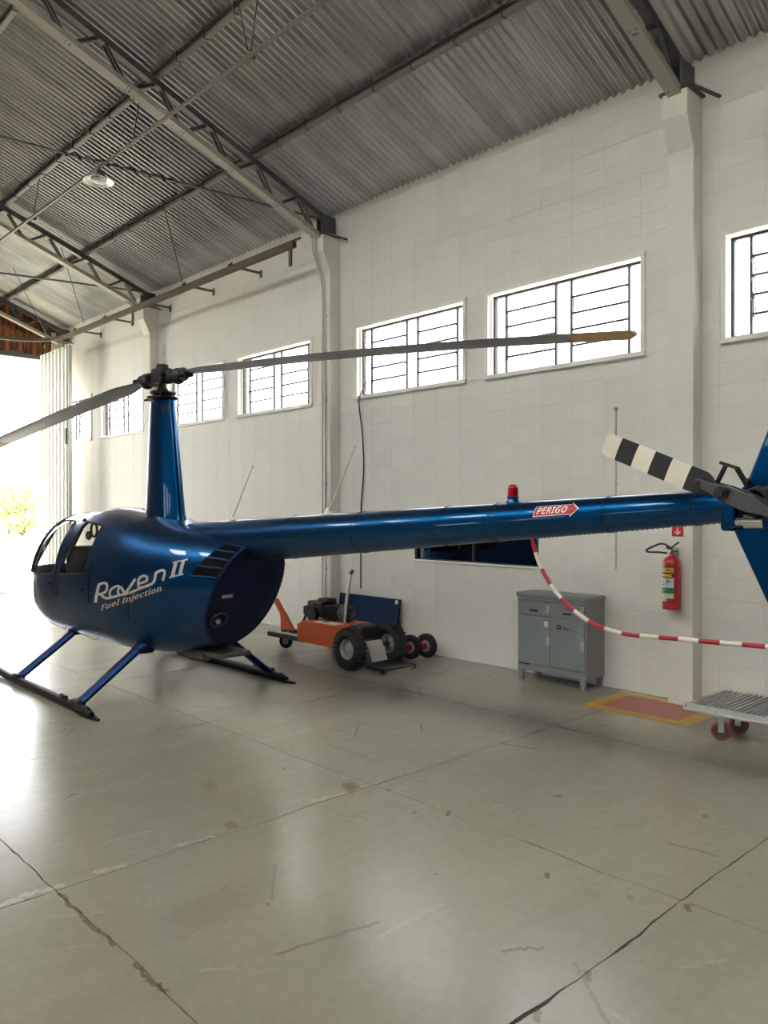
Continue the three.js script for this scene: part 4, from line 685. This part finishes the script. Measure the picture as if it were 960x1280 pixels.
// ---- skids and struts
for (const sd of [1, -1]) {
  const l = sd * 1.06, R = 0.04;
  const sk = mesh('skid', merge([new THREE.TubeGeometry(new THREE.CatmullRomCurve3([V(-2.15, 0.3, l), V(-2.02, 0.16, l), V(-1.85, 0.075, l), V(-1.55, 0.045, l), V(-0.8, 0.045, l), V(0.2, 0.045, l), V(0.62, 0.045, l)]), 60, R, 14), cone(V(0.62, 0.045, l), V(0.72, 0.032, l), 0.04, 0.026)]), M.hub, heli);
  mesh('skid_toe', boxUV(extrude([[0.55, -0.04], [0.72, -0.035], [0.86, -0.012], [0.86, 0.012], [0.72, 0.035], [0.55, 0.04]], 0.012, 0.003).rotateX(Math.PI / 2).translate(0, 0.02, l)), M.hub, sk);
  mesh('skid_shoe', rbox(2.0, 0.012, 0.05, 0.004).translate(-0.5, 0.006, l), M.black, sk);
  mesh('wheel_lug', merge([rbox(0.05, 0.06, 0.02, 0.005).translate(0.1, 0.09, l + sd * 0.02), rbox(0.05, 0.06, 0.02, 0.005).translate(0.2, 0.09, l + sd * 0.02), bar(V(0.08, 0.1, l + sd * 0.02), V(0.22, 0.1, l + sd * 0.02), 0.01)]), M.black, sk);
  for (const [s, ltop] of [[-1.12, 0.4], [0.43, 0.42]]) {
    const p = V(s + 0.02, 0.56, sd * ltop), q = V(s - 0.03, 0.07, sd * 1.05), g = new THREE.CylinderGeometry(1, 1, p.distanceTo(q), 20).scale(0.075, 1, 0.034);
    const d = q.clone().sub(p).normalize(), X = V(1, 0, 0).sub(d.clone().multiplyScalar(d.x)).normalize(), Z = X.clone().cross(d); g.applyMatrix4(new THREE.Matrix4().makeBasis(X, d, Z).setPosition(p.clone().add(q).multiplyScalar(0.5)));
    const st = mesh('strut', boxUV(g), M.strut, heli);
    mesh('strut_foot', merge([rbox(0.14, 0.09, 0.1, 0.025).translate(s - 0.03, 0.07, sd * 1.05)]), M.hub, st);
    mesh('strut_cuff', rbox(0.19, 0.06, 0.16, 0.025).translate(s + 0.02, 0.5, sd * 0.44), M.navy, st);
    mesh('ground_step', bar(p.clone().lerp(q, 0.5).add(V(-0.06, 0.0, 0)), p.clone().lerp(q, 0.5).add(V(0.07, 0.01, 0)), 0.006), M.rim, st);
  }
}
mesh('belly_pan', merge([rbox(1.1, 0.05, 0.36, 0.02).translate(0.75, 0.5, -0.05), new THREE.CylinderGeometry(0.05, 0.05, 0.5, 16).rotateZ(Math.PI / 2).translate(0.8, 0.47, 0.1)]), M.steelDark, heli);

// red and white barrier hose hung from the boom
{
  const o = thing('barrier_hose', 'red and white striped plastic hose hanging from the tail boom', 'hose', [HX, 0, HZ]);
  const c = new THREE.CatmullRomCurve3([V(4.675, 1.69, 0.02), V(4.70, 1.6, 0.02), V(4.75, 1.49, 0.02), V(4.86, 1.35, 0.02), V(5.03, 1.23, 0.02), V(5.23, 1.17, 0.02), V(5.64, 1.175, 0.02), V(6.04, 1.19, 0.02), V(6.25, 1.2, 0.025), V(6.4, 1.22, 0.03)], false, 'centripetal');
  const L = c.getLength(), ds = 0.108, n = Math.floor(L / ds);
  for (let k = 0; k < n; k++) { const pts = []; for (let i = 0; i <= 6; i++) pts.push(c.getPointAt((k + i / 6) * ds / L)); const g = new THREE.TubeGeometry(new THREE.CatmullRomCurve3(pts), 8, 0.0125, 12, false); mesh(k % 2 ? 'white_section' : 'red_section', g, k % 2 ? M.hoseWhite : M.hoseRed, o); }
}

// ---------------------------------------------------------------- things along the wall
// steel cabinet
{
  const W = 0.86, D = 0.36, H = 0.95, o = thing('steel_cabinet', 'grey steel cabinet with two drawers above two doors, against the wall', 'cabinet', [-4.775, 0, -7.09]);
  const f = D / 2;
  mesh('body', merge([rbox(W, H - 0.13, D - 0.02, 0.006).translate(0, 0.11 + (H - 0.13) / 2, -0.01)]), M.cabinetPlain, o);
  mesh('top', merge([rbox(W + 0.02, 0.05, D + 0.02, 0.018, 3).translate(0, H - 0.025, 0), rbox(W, 0.05, 0.03, 0.01).translate(0, H - 0.06, f - 0.02)]), M.cabinetPlain, o);
  for (const s of [-1, 1]) {
    const d = mesh('drawer', rbox(W / 2 - 0.022, 0.135, 0.02, 0.004).translate(s * (W / 4 - 0.008), 0.785, f - 0.012), M.cabinet, o);
    mesh('drawer_pull', rbox(0.1, 0.02, 0.014, 0.006).translate(s * (W / 4 - 0.006), 0.765, f + 0.002), M.black, d);
    const k = mesh('door', rbox(W / 2 - 0.022, 0.5, 0.02, 0.004).translate(s * (W / 4 - 0.008), 0.44, f - 0.012), M.cabinet, o);
    if (s > 0) { mesh('lock', new THREE.TorusGeometry(0.02, 0.006, 8, 20).translate(0.11, 0.62, f + 0.001), M.black, k); mesh('print', merge([box(0.07, 0.009, 0.002).translate(0.2, 0.615, f - 0.001), box(0.13, 0.005, 0.002).translate(0.24, 0.6, f - 0.001)]), M.black, k); }
    else { mesh('sticker', box(0.05, 0.055, 0.002).translate(-0.05, 0.635, f - 0.001), M.hoseWhite, k); mesh('dent_guard', box(0.13, 0.012, 0.004).translate(-0.33, 0.185, f), M.black, k); }
  }
  mesh('print', box(0.06, 0.012, 0.002).translate(-0.03, 0.862, f + 0.004), M.redSign, o);
  for (const x of [-1, 1]) for (const z of [-1, 1]) mesh('leg', extrude([[-0.018, 0], [0.018, 0], [0.036, 0.13], [-0.036, 0.13]], 0.035, 0.002).translate(x * (W / 2 - 0.045), 0, z * (D / 2 - 0.03) - 0.02), M.cabinetPlain, o);
}
// fire extinguisher, its sign and the floor mark
{
  const o = thing('fire_extinguisher', 'red fire extinguisher with paper labels hung on the white pilaster', 'extinguisher', [-3.485, 0.91, -7.005]);
  const R = 0.083;
  mesh('cylinder', lathe([[0.001, 0.012], [R - 0.012, 0.01], [R - 0.006, 0], [R, 0.004], [R, 0.03], [R - 0.002, 0.034], [R, 0.04], [R, 0.42], [R * 0.93, 0.455], [R * 0.7, 0.48], [R * 0.35, 0.497], [0.02, 0.505], [0.02, 0.53], [0.001, 0.53]], 40), M.red, o);
  const v = mesh('valve', merge([new THREE.CylinderGeometry(0.018, 0.02, 0.05, 14).translate(0, 0.54, 0), rbox(0.05, 0.03, 0.03, 0.008).translate(0, 0.555, 0)]), M.silver, o);
  mesh('lever', merge([beam(V(-0.02, 0.56, 0), V(0.07, 0.63, 0), 0.02, 0.012), beam(V(-0.02, 0.545, 0), V(0.06, 0.545, 0), 0.02, 0.01)]), M.black, v);
  mesh('discharge_hose', tube([V(0.0, 0.56, 0.02), V(-0.03, 0.6, 0.04), V(-0.08, 0.612, 0.05), V(-0.15, 0.585, 0.06), V(-0.225, 0.545, 0.06), V(-0.21, 0.532, 0.06), V(-0.1, 0.53, 0.05), V(-0.03, 0.525, 0.03)], 0.0095, 50, 8), M.black, o);
  mesh('gauge', new THREE.CylinderGeometry(0.018, 0.018, 0.014, 16).rotateX(Math.PI / 2).translate(-0.02, 0.58, 0.03), M.blackSoft, v);
  mesh('wall_hook', merge([beam(V(0, 0.53, 0), V(0, 0.53, -0.105), 0.03, 0.012), box(0.05, 0.09, 0.01).translate(0, 0.53, -0.1)]), M.rim, o);
  const c = document.createElement('canvas'); c.width = 256; c.height = 512; const x = c.getContext('2d');
  x.fillStyle = '#8a0f24'; x.fillRect(0, 0, 256, 512);
  x.fillStyle = '#d8d2b4'; x.fillRect(0, 20, 60, 66); x.fillStyle = '#c9b72e'; x.fillRect(60, 20, 180, 66); x.fillStyle = '#6d7f4a'; x.fillRect(20, 34, 40, 36); x.fillRect(120, 40, 60, 26);
  x.fillStyle = '#d9a03c'; x.fillRect(8, 112, 200, 34); x.fillStyle = '#e2cf9a'; x.fillRect(30, 122, 120, 10);
  x.fillStyle = '#c9cfc6'; x.fillRect(0, 160, 240, 290); x.fillStyle = '#30517c'; x.fillRect(20, 166, 200, 8);
  x.font = 'bold 92px sans-serif'; x.fillStyle = '#a03048'; x.fillText('3', 34, 268); x.fillStyle = '#23335e'; x.fillText('P', 112, 252); x.fillRect(170, 200, 14, 34);
  x.fillStyle = '#b03a50'; x.fillRect(60, 262, 18, 14); x.fillRect(100, 258, 20, 18); x.fillStyle = '#8fa0b8'; for (let k = 0; k < 5; k++) x.fillRect(190, 190 + k * 16, 36, 4);
  x.fillStyle = '#1f7a4c'; x.fillRect(0, 300, 236, 82); x.fillStyle = '#4fa47a'; x.fillRect(30, 318, 110, 8); x.fillRect(30, 340, 80, 8);
  x.fillStyle = '#9fa6a0'; for (let k = 0; k < 4; k++) x.fillRect(16, 396 + k * 12, 190, 3);
  x.fillStyle = '#d6cf8e'; x.fillRect(0, 452, 130, 40); x.fillStyle = '#9c8f4a'; x.fillRect(14, 464, 80, 5);
  const t = new THREE.CanvasTexture(c); t.colorSpace = THREE.SRGBColorSpace;
  const g = new THREE.CylinderGeometry(R + 0.0012, R + 0.0012, 0.34, 24, 1, true, -0.95, 1.75).translate(0, 0.235, 0);
  mesh('label', g, std({ map: t, roughness: 0.4 }), o);
  const s = thing('extinguisher_sign', 'small red square sign with a white arrow above the fire extinguisher', 'sign', [-3.475, 1.645, -7.106]);
  mesh('plate', rbox(0.115, 0.115, 0.004, 0.0015), M.redSign, s);
  mesh('arrow', merge([box(0.014, 0.05, 0.002).translate(0, -0.005, 0.003), extrude([[-0.032, -0.012], [0, -0.046], [0.032, -0.012], [0.024, -0.006], [0, -0.026], [-0.024, -0.006]], 0.002).translate(0, 0, 0.002)]), M.hoseWhite, s);
  mesh('lettering', merge([box(0.09, 0.006, 0.001).translate(0, 0.045, 0.003), box(0.07, 0.005, 0.001).translate(0, 0.034, 0.003)]), M.bandWhite, s);
  const p = thing('floor_marking', 'red painted square with a yellow border on the floor below the extinguisher', 'marking', [-3.58, 0, -6.82]);
  mesh('yellow_border', boxUV(new THREE.BoxGeometry(1.04, 0.002, 0.8)).translate(0, 0.001, 0), M.padYellow, p);
  mesh('red_field', boxUV(new THREE.BoxGeometry(0.76, 0.002, 0.52)).translate(0, 0.002, 0), M.padRed, p);
}
// conduits and cables on the wall
{
  let o = thing('conduit', 'thin white conduit on the wall behind the tail rotor', 'conduit', [-4.229, 0, WZ]); mesh('pipe', bar(V(0, 1.22, 0.012), V(0, 2.86, 0.012), 0.011), M.conduit, o); mesh('end_cap', new THREE.SphereGeometry(0.022, 12, 8).translate(0, 2.88, 0.012), M.rim, o); mesh('clip', box(0.05, 0.02, 0.012).translate(0, 2.1, 0.006), M.conduit, o);
  o = thing('conduit', 'pair of white conduits running down the pilaster behind the tug', 'conduit', [-8.75, 0, WZ]);
  for (const d of [-0.04, 0.03]) mesh('pipe', tube([V(d, 0.02, 0.2), V(d, 2, 0.2), V(d, 4, 0.2), V(d - 0.02, 5.1, 0.2), V(d - 0.04, 5.35, 0.27), V(d - 0.05, 5.52, 0.335), V(d - 0.05, 5.72, 0.335)], 0.012, 60), M.conduit, o);
  for (const y of [1.0, 2.2, 3.4, 4.6]) mesh('clip', box(0.13, 0.02, 0.03).translate(-0.005, y, 0.19), M.conduit, o);
  mesh('cable', tube([V(-0.03, 5.5, 0.345), V(-0.0, 5.1, 0.225), V(0.02, 4.2, 0.22), V(0.05, 3.2, 0.22), V(0.05, 1.2, 0.22)], 0.008, 50), M.rim, o);
  o = thing('hanging_cable', 'black cable hanging down the wall from a window corner', 'cable', [-8.13, 0, WZ]);
  mesh('cable', tube([V(0.02, 3.62, -0.04), V(-0.01, 3.45, 0.03), V(-0.02, 3.36, 0.06), V(0.0, 2.9, 0.02), V(0.03, 2.4, 0.02), V(-0.02, 1.9, 0.02), V(-0.03, 1.2, 0.02), V(-0.03, 0.74, 0.02)], 0.009, 70), M.winBar, o);
}
// blue metal panel leaning on the wall
{
  const o = thing('blue_panel', 'dark blue sheet metal panel leaning on the wall behind the tug', 'panel', [-7.96, 0, -7.16]);
  const g = at(rbox(1.22, 0.66, 0.03, 0.006).translate(0, 0.33, 0), 0, 0, 0, -0.14); mesh('sheet', g, M.bluePanel, o);
  mesh('crease', at(rbox(1.2, 0.012, 0.012, 0.004).translate(0, 0.49, 0.016), 0, 0, 0, -0.14), M.bluePanel, o);
  mesh('sticker', at(box(0.05, 0.05, 0.002).translate(0.555, 0.62, 0.0165), 0, 0, 0, -0.14), M.hoseWhite, o);
}
// wheels
function tyreGeo(R, w) { return lathe([[R * 0.5, -w * 0.36], [R * 0.62, -w * 0.5], [R * 0.86, -w * 0.5], [R * 0.96, -w * 0.36], [R, -w * 0.15], [R, w * 0.15], [R * 0.96, w * 0.36], [R * 0.86, w * 0.5], [R * 0.62, w * 0.5], [R * 0.5, w * 0.36]], 40).rotateX(Math.PI / 2); }
function treads(R, w, n) { const l = []; for (let k = 0; k < n; k++) for (const s of [-1, 1]) { const a = (k + (s > 0 ? 0.5 : 0)) / n * 2 * Math.PI; l.push(at(box(0.022, 0.026, w * 0.34), 0, R - 0.006, s * w * 0.27, s * 0.35).applyMatrix4(new THREE.Matrix4().makeRotationZ(a))); } return merge(l); }
function rimGeo(R, w, sd) { const r = R * 0.52; return merge([lathe([[r, -w * 0.36], [r * 0.9, -w * 0.2], [r * 0.9, w * 0.28], [r, w * 0.37], [r * 1.04, w * 0.36]], 32).rotateX(Math.PI / 2), lathe([[r * 0.9, 0.0], [r * 0.55, 0.012], [r * 0.3, 0.03], [r * 0.12, 0.034], [0.001, 0.034]], 28).rotateX(Math.PI / 2).translate(0, 0, sd * w * 0.1), ...[0, 1, 2, 3, 4].map((k) => new THREE.CylinderGeometry(0.012, 0.012, 0.02, 6).rotateX(Math.PI / 2).translate(r * 0.6 * Math.cos(k * 1.257), r * 0.6 * Math.sin(k * 1.257), sd * w * 0.2))]); }
function wheel(parent, x, y, z, R, w, sd, hubMat, n = 26, tyreName = 'wheel') {
  const t = mesh(tyreName, merge([tyreGeo(R, w), treads(R, w, n)]), M.rubber, parent); t.position.set(x, y, z);
  mesh('rim', rimGeo(R, w, sd), hubMat, t); return t;
}
// motor tug: x = -6.84 is the axle, runs towards -x
{
  const o = thing('ground_tug', 'orange motorised ground tug with black engine and chunky tyres', 'tug', [-6.83, 0, -6.25]);
  wheel(o, 0, 0.235, 0.33, 0.235, 0.15, 1, M.rim); wheel(o, 0.02, 0.235, -0.3, 0.235, 0.15, -1, M.rim);
  mesh('axle', bar(V(0, 0.235, -0.3), V(0, 0.235, 0.33), 0.025), M.hubGrey, o);
  const b = mesh('body', merge([boxUV(extrude([[-1.06, 0.2], [-0.26, 0.2], [-0.2, 0.36], [-0.26, 0.45], [-0.96, 0.45], [-1.06, 0.4]], 0.5, 0.006).translate(0, 0, -0.22))]), M.orange, o);
  mesh('sticker', at(box(0.4, 0.004, 0.16), -0.58, 0.459, 0.17), M.hoseWhite, b); mesh('emblem', at(box(0.13, 0.004, 0.06), -0.66, 0.4615, 0.15), M.bluePanel, b);
  mesh('chain_cover', merge([rbox(0.24, 0.15, 0.3, 0.03).translate(-0.14, 0.39, -0.02)]), M.blackSoft, o);
  const e = mesh('engine', merge([rbox(0.32, 0.2, 0.26, 0.03, 3).translate(-0.98, 0.58, -0.05), rbox(0.2, 0.16, 0.22, 0.04, 3).translate(-0.74, 0.57, -0.05), rbox(0.2, 0.05, 0.16, 0.02).translate(-0.88, 0.695, -0.05), new THREE.CylinderGeometry(0.09, 0.09, 0.06, 24).rotateX(Math.PI / 2).translate(-0.98, 0.52, 0.1), ...[0, 1, 2, 3, 4].map((k) => box(0.008, 0.17, 0.22).translate(-0.68 + k * 0.024, 0.56, -0.05))]), M.black, o);
  mesh('muffler', merge([rbox(0.13, 0.13, 0.14, 0.03).translate(-1.12, 0.55, 0.04), bar(V(-1.12, 0.5, 0.1), V(-1.16, 0.4, 0.12), 0.018)]), M.blackSoft, e);
  for (let k = 0; k < 3; k++) mesh('pulley', new THREE.TorusGeometry(0.085, 0.018, 8, 28).rotateY(Math.PI / 2).translate(-0.56 + k * 0.05, 0.56, -0.05), M.hubGrey, e);
  mesh('belt_shaft', bar(V(-0.62, 0.56, -0.05), V(-0.4, 0.5, -0.05), 0.03), M.hubGrey, e);
  mesh('fork', merge([beam(V(-1.78, 0.195, 0.2), V(-1.02, 0.2, 0.2), 0.06, 0.055), beam(V(-1.95, 0.195, -0.14), V(-1.02, 0.2, -0.14), 0.06, 0.055)]), M.black, o);
  mesh('fork_cap', merge([new THREE.SphereGeometry(0.034, 12, 8).translate(-1.78, 0.195, 0.2), new THREE.SphereGeometry(0.034, 12, 8).translate(-1.78, 0.195, -0.14)]), M.black, o);
  const a = mesh('lift_arm', merge([boxUV(extrude([[-1.9, 0.22], [-1.64, 0.22], [-1.85, 0.44], [-1.92, 0.41], [-1.9, 0.36]], 0.05, 0.004).translate(0, 0, -0.12)), beam(V(-1.88, 0.41, -0.1), V(-2.06, 0.6, -0.1), 0.06, 0.05)]), M.orange, o);
  const cs = mesh('caster', merge([tyreGeo(0.095, 0.055)]), M.rubber, o); cs.position.set(-1.62, 0.095, 0.05); cs.rotation.y = 0.4;
  mesh('caster_hub', merge([new THREE.CylinderGeometry(0.04, 0.04, 0.06, 18).rotateX(Math.PI / 2), rbox(0.04, 0.13, 0.008, 0.003).translate(0, 0.05, 0.036), rbox(0.04, 0.13, 0.008, 0.003).translate(0, 0.05, -0.036)]), M.rim, cs);
  mesh('tow_handle', merge([tube([V(-0.5, 0.46, -0.02), V(-0.48, 0.7, -0.03), V(-0.41, 1.08, -0.06)], 0.015, 20), tube([V(-0.43, 0.46, 0.04), V(-0.42, 0.7, 0.03), V(-0.385, 1.06, -0.02)], 0.015, 20)]), M.galv, o);
  mesh('grip', merge([bar(V(-0.415, 1.06, -0.058), V(-0.408, 1.1, -0.062), 0.019), bar(V(-0.387, 1.05, -0.018), V(-0.383, 1.085, -0.022), 0.019)]), M.black, o);
  mesh('mud_plate', (() => { const p = []; for (let i = 0; i <= 8; i++) { const t = i / 8; p.push([0.12 + 0.12 * t, 0.32 - 0.22 * t ** 1.3]); } const q = p.slice().reverse().map(([x, y]) => [x - 0.006, y - 0.006]); return boxUV(extrude([...p, ...q], 0.24).translate(0, 0, -0.04)); })(), M.rim, o);
  mesh('ground_plate', merge([rbox(0.34, 0.02, 0.5, 0.005).translate(0.34, 0.05, 0.02), beam(V(0.2, 0.05, 0.25), V(0.5, 0.05, 0.25), 0.03, 0.03), beam(V(0.2, 0.05, -0.2), V(0.5, 0.05, -0.2), 0.03, 0.03)]), M.black, o);
  const r = mesh('roller', new THREE.CylinderGeometry(0.028, 0.028, 0.46, 18).rotateX(Math.PI / 2).translate(0.48, 0.034, 0.02), M.silver, o); mesh('roller_end', merge([new THREE.CylinderGeometry(0.034, 0.034, 0.03, 18).rotateX(Math.PI / 2).translate(0.48, 0.034, 0.26), new THREE.CylinderGeometry(0.034, 0.034, 0.03, 18).rotateX(Math.PI / 2).translate(0.48, 0.034, -0.22)]), M.black, r);
}
// pair of small handling wheels beside it
[[-6.78, -6.86, 'small handling wheel with red hub standing beside the tug tyre', 0.25], [-6.72, -7.08, 'small handling wheel with red hub standing nearest the wall', 0.1]].forEach(([x, z, l, turn]) => {
  const o = thing('handling_wheel', l, 'wheel', [x, 0, z], 'small red-hubbed handling wheels', turn);
  mesh('tyre', merge([tyreGeo(0.15, 0.09)]), M.rubber, o).position.y = 0.15; const r = mesh('rim', rimGeo(0.15, 0.09, 1), M.rim, o); r.position.y = 0.15;
  mesh('hub', merge([new THREE.CylinderGeometry(0.038, 0.042, 0.07, 18).rotateX(Math.PI / 2).translate(0, 0.15, 0.04), new THREE.CylinderGeometry(0.02, 0.02, 0.12, 12).rotateX(Math.PI / 2).translate(0, 0.15, 0.07)]), M.red, o);
});
// platform trolley
{
  const o = thing('platform_trolley', 'galvanised platform trolley with slatted deck on red castors', 'trolley', [-2.98, 0, -6.2], undefined, 0.0);
  const L = 1.5, W = 0.72, y = 0.235;                 // runs towards +x, depth towards -z
  for (const z of [0, -W]) mesh('side_rail', merge([beam(V(0, y - 0.02, z), V(L, y - 0.02, z), 0.05, 0.012), beam(V(0, y + 0.004, z + (z ? 0.02 : -0.02)), V(L, y + 0.004, z + (z ? 0.02 : -0.02)), 0.008, 0.045)]), M.galv, o);
  for (const x of [0.01, L]) mesh('end_rail', box(0.02, 0.05, W).translate(x, y - 0.01, -W / 2), M.galv, o);
  for (let k = 0; k < 34; k++) mesh('slat', box(0.012, 0.022, W - 0.04).translate(0.06 + k * 0.042, y + 0.02, -W / 2), M.galv, o);
  for (const z of [-0.1, -0.36, -0.62]) mesh('bearer', box(L - 0.06, 0.02, 0.02).translate(L / 2, y - 0.002, z), M.hubGrey, o);
  mesh('coupling', rbox(0.16, 0.05, 0.1, 0.01).translate(0.42, y - 0.02, -0.1), M.hubGrey, o);
  for (const [x, z, t] of [[0.28, -0.07, 0.35], [0.3, -0.36, 0.15], [1.2, -0.07, 0.2], [1.2, -0.6, 0.5]]) {
    const c = new THREE.Group(); c.name = 'castor'; c.position.set(x, 0, z); c.rotation.y = t; o.add(c);
    mesh('tread', lathe([[0.056, -0.022], [0.07, -0.02], [0.076, -0.012], [0.076, 0.012], [0.07, 0.02], [0.056, 0.022]], 32).rotateX(Math.PI / 2).translate(0, 0.076, 0), M.casterRed, c);
    mesh('core', lathe([[0.057, -0.02], [0.03, -0.014], [0.001, -0.016], [0.001, 0.016], [0.03, 0.014], [0.057, 0.02]], 28).rotateX(Math.PI / 2).translate(0, 0.076, 0), M.hubGrey, c);
    mesh('fork', merge([rbox(0.045, 0.12, 0.006, 0.002).translate(0, 0.125, 0.03), rbox(0.045, 0.12, 0.006, 0.002).translate(0, 0.125, -0.03), rbox(0.1, 0.012, 0.09, 0.003).translate(0, 0.192, 0), new THREE.CylinderGeometry(0.01, 0.01, 0.075, 10).rotateX(Math.PI / 2).translate(0, 0.076, 0)]), M.galv, c);
  }
}
// ---------------------------------------------------------------- bushes beyond the apron
function bush(x, z, h, r, mat, label, n) {
  const o = thing('bush', label, 'bush', [x, -0.05, z], 'bushes beyond the apron');
  for (let k = 0; k < 5; k++) { const a = k * 1.26, q = r * 0.4; mesh('stem', cone(V(0, 0, 0), V(q * Math.cos(a), h * 0.7, q * Math.sin(a)), 0.06, 0.02, 6), M.bark, o); }
  const P = [], N = [];
  for (let k = 0; k < n; k++) {
    const u = rnd() * 2 - 1, a = rnd() * 6.283, q = Math.cbrt(rnd()), R = Math.sqrt(1 - u * u), lump = 0.75 + 0.45 * vnoise(a * 1.6 + 9, u * 2 + 9, 512, 3), c = V(r * q * R * Math.cos(a) * lump, h * 0.58 + h * 0.42 * q * u * lump, r * q * R * Math.sin(a) * lump);
    const d = V(rnd() - 0.5, rnd() - 0.5, rnd() - 0.5).normalize(), e = V(rnd() - 0.5, rnd() - 0.5, rnd() - 0.5).cross(d).normalize(), s = rr(0.1, 0.24); const nn = d.clone().cross(e);
    for (const v of [c.clone().addScaledVector(d, s), c.clone().addScaledVector(e, s * 0.45), c.clone().addScaledVector(e, -s * 0.45), c.clone().addScaledVector(d, -s), c.clone().addScaledVector(e, -s * 0.45), c.clone().addScaledVector(e, s * 0.45)]) { P.push(v.x, v.y, v.z); N.push(nn.x, nn.y, nn.z); }
  }
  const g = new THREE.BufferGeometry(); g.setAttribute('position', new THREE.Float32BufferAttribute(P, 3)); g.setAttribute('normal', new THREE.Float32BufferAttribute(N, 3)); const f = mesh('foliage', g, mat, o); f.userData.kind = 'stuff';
}
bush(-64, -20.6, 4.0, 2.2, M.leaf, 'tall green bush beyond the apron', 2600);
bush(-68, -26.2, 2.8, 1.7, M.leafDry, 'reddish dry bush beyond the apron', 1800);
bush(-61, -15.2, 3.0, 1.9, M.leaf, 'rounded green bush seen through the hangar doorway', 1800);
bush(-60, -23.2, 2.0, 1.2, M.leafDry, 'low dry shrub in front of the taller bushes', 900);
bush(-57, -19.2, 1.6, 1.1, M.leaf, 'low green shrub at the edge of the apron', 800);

renderer.render(scene, camera);
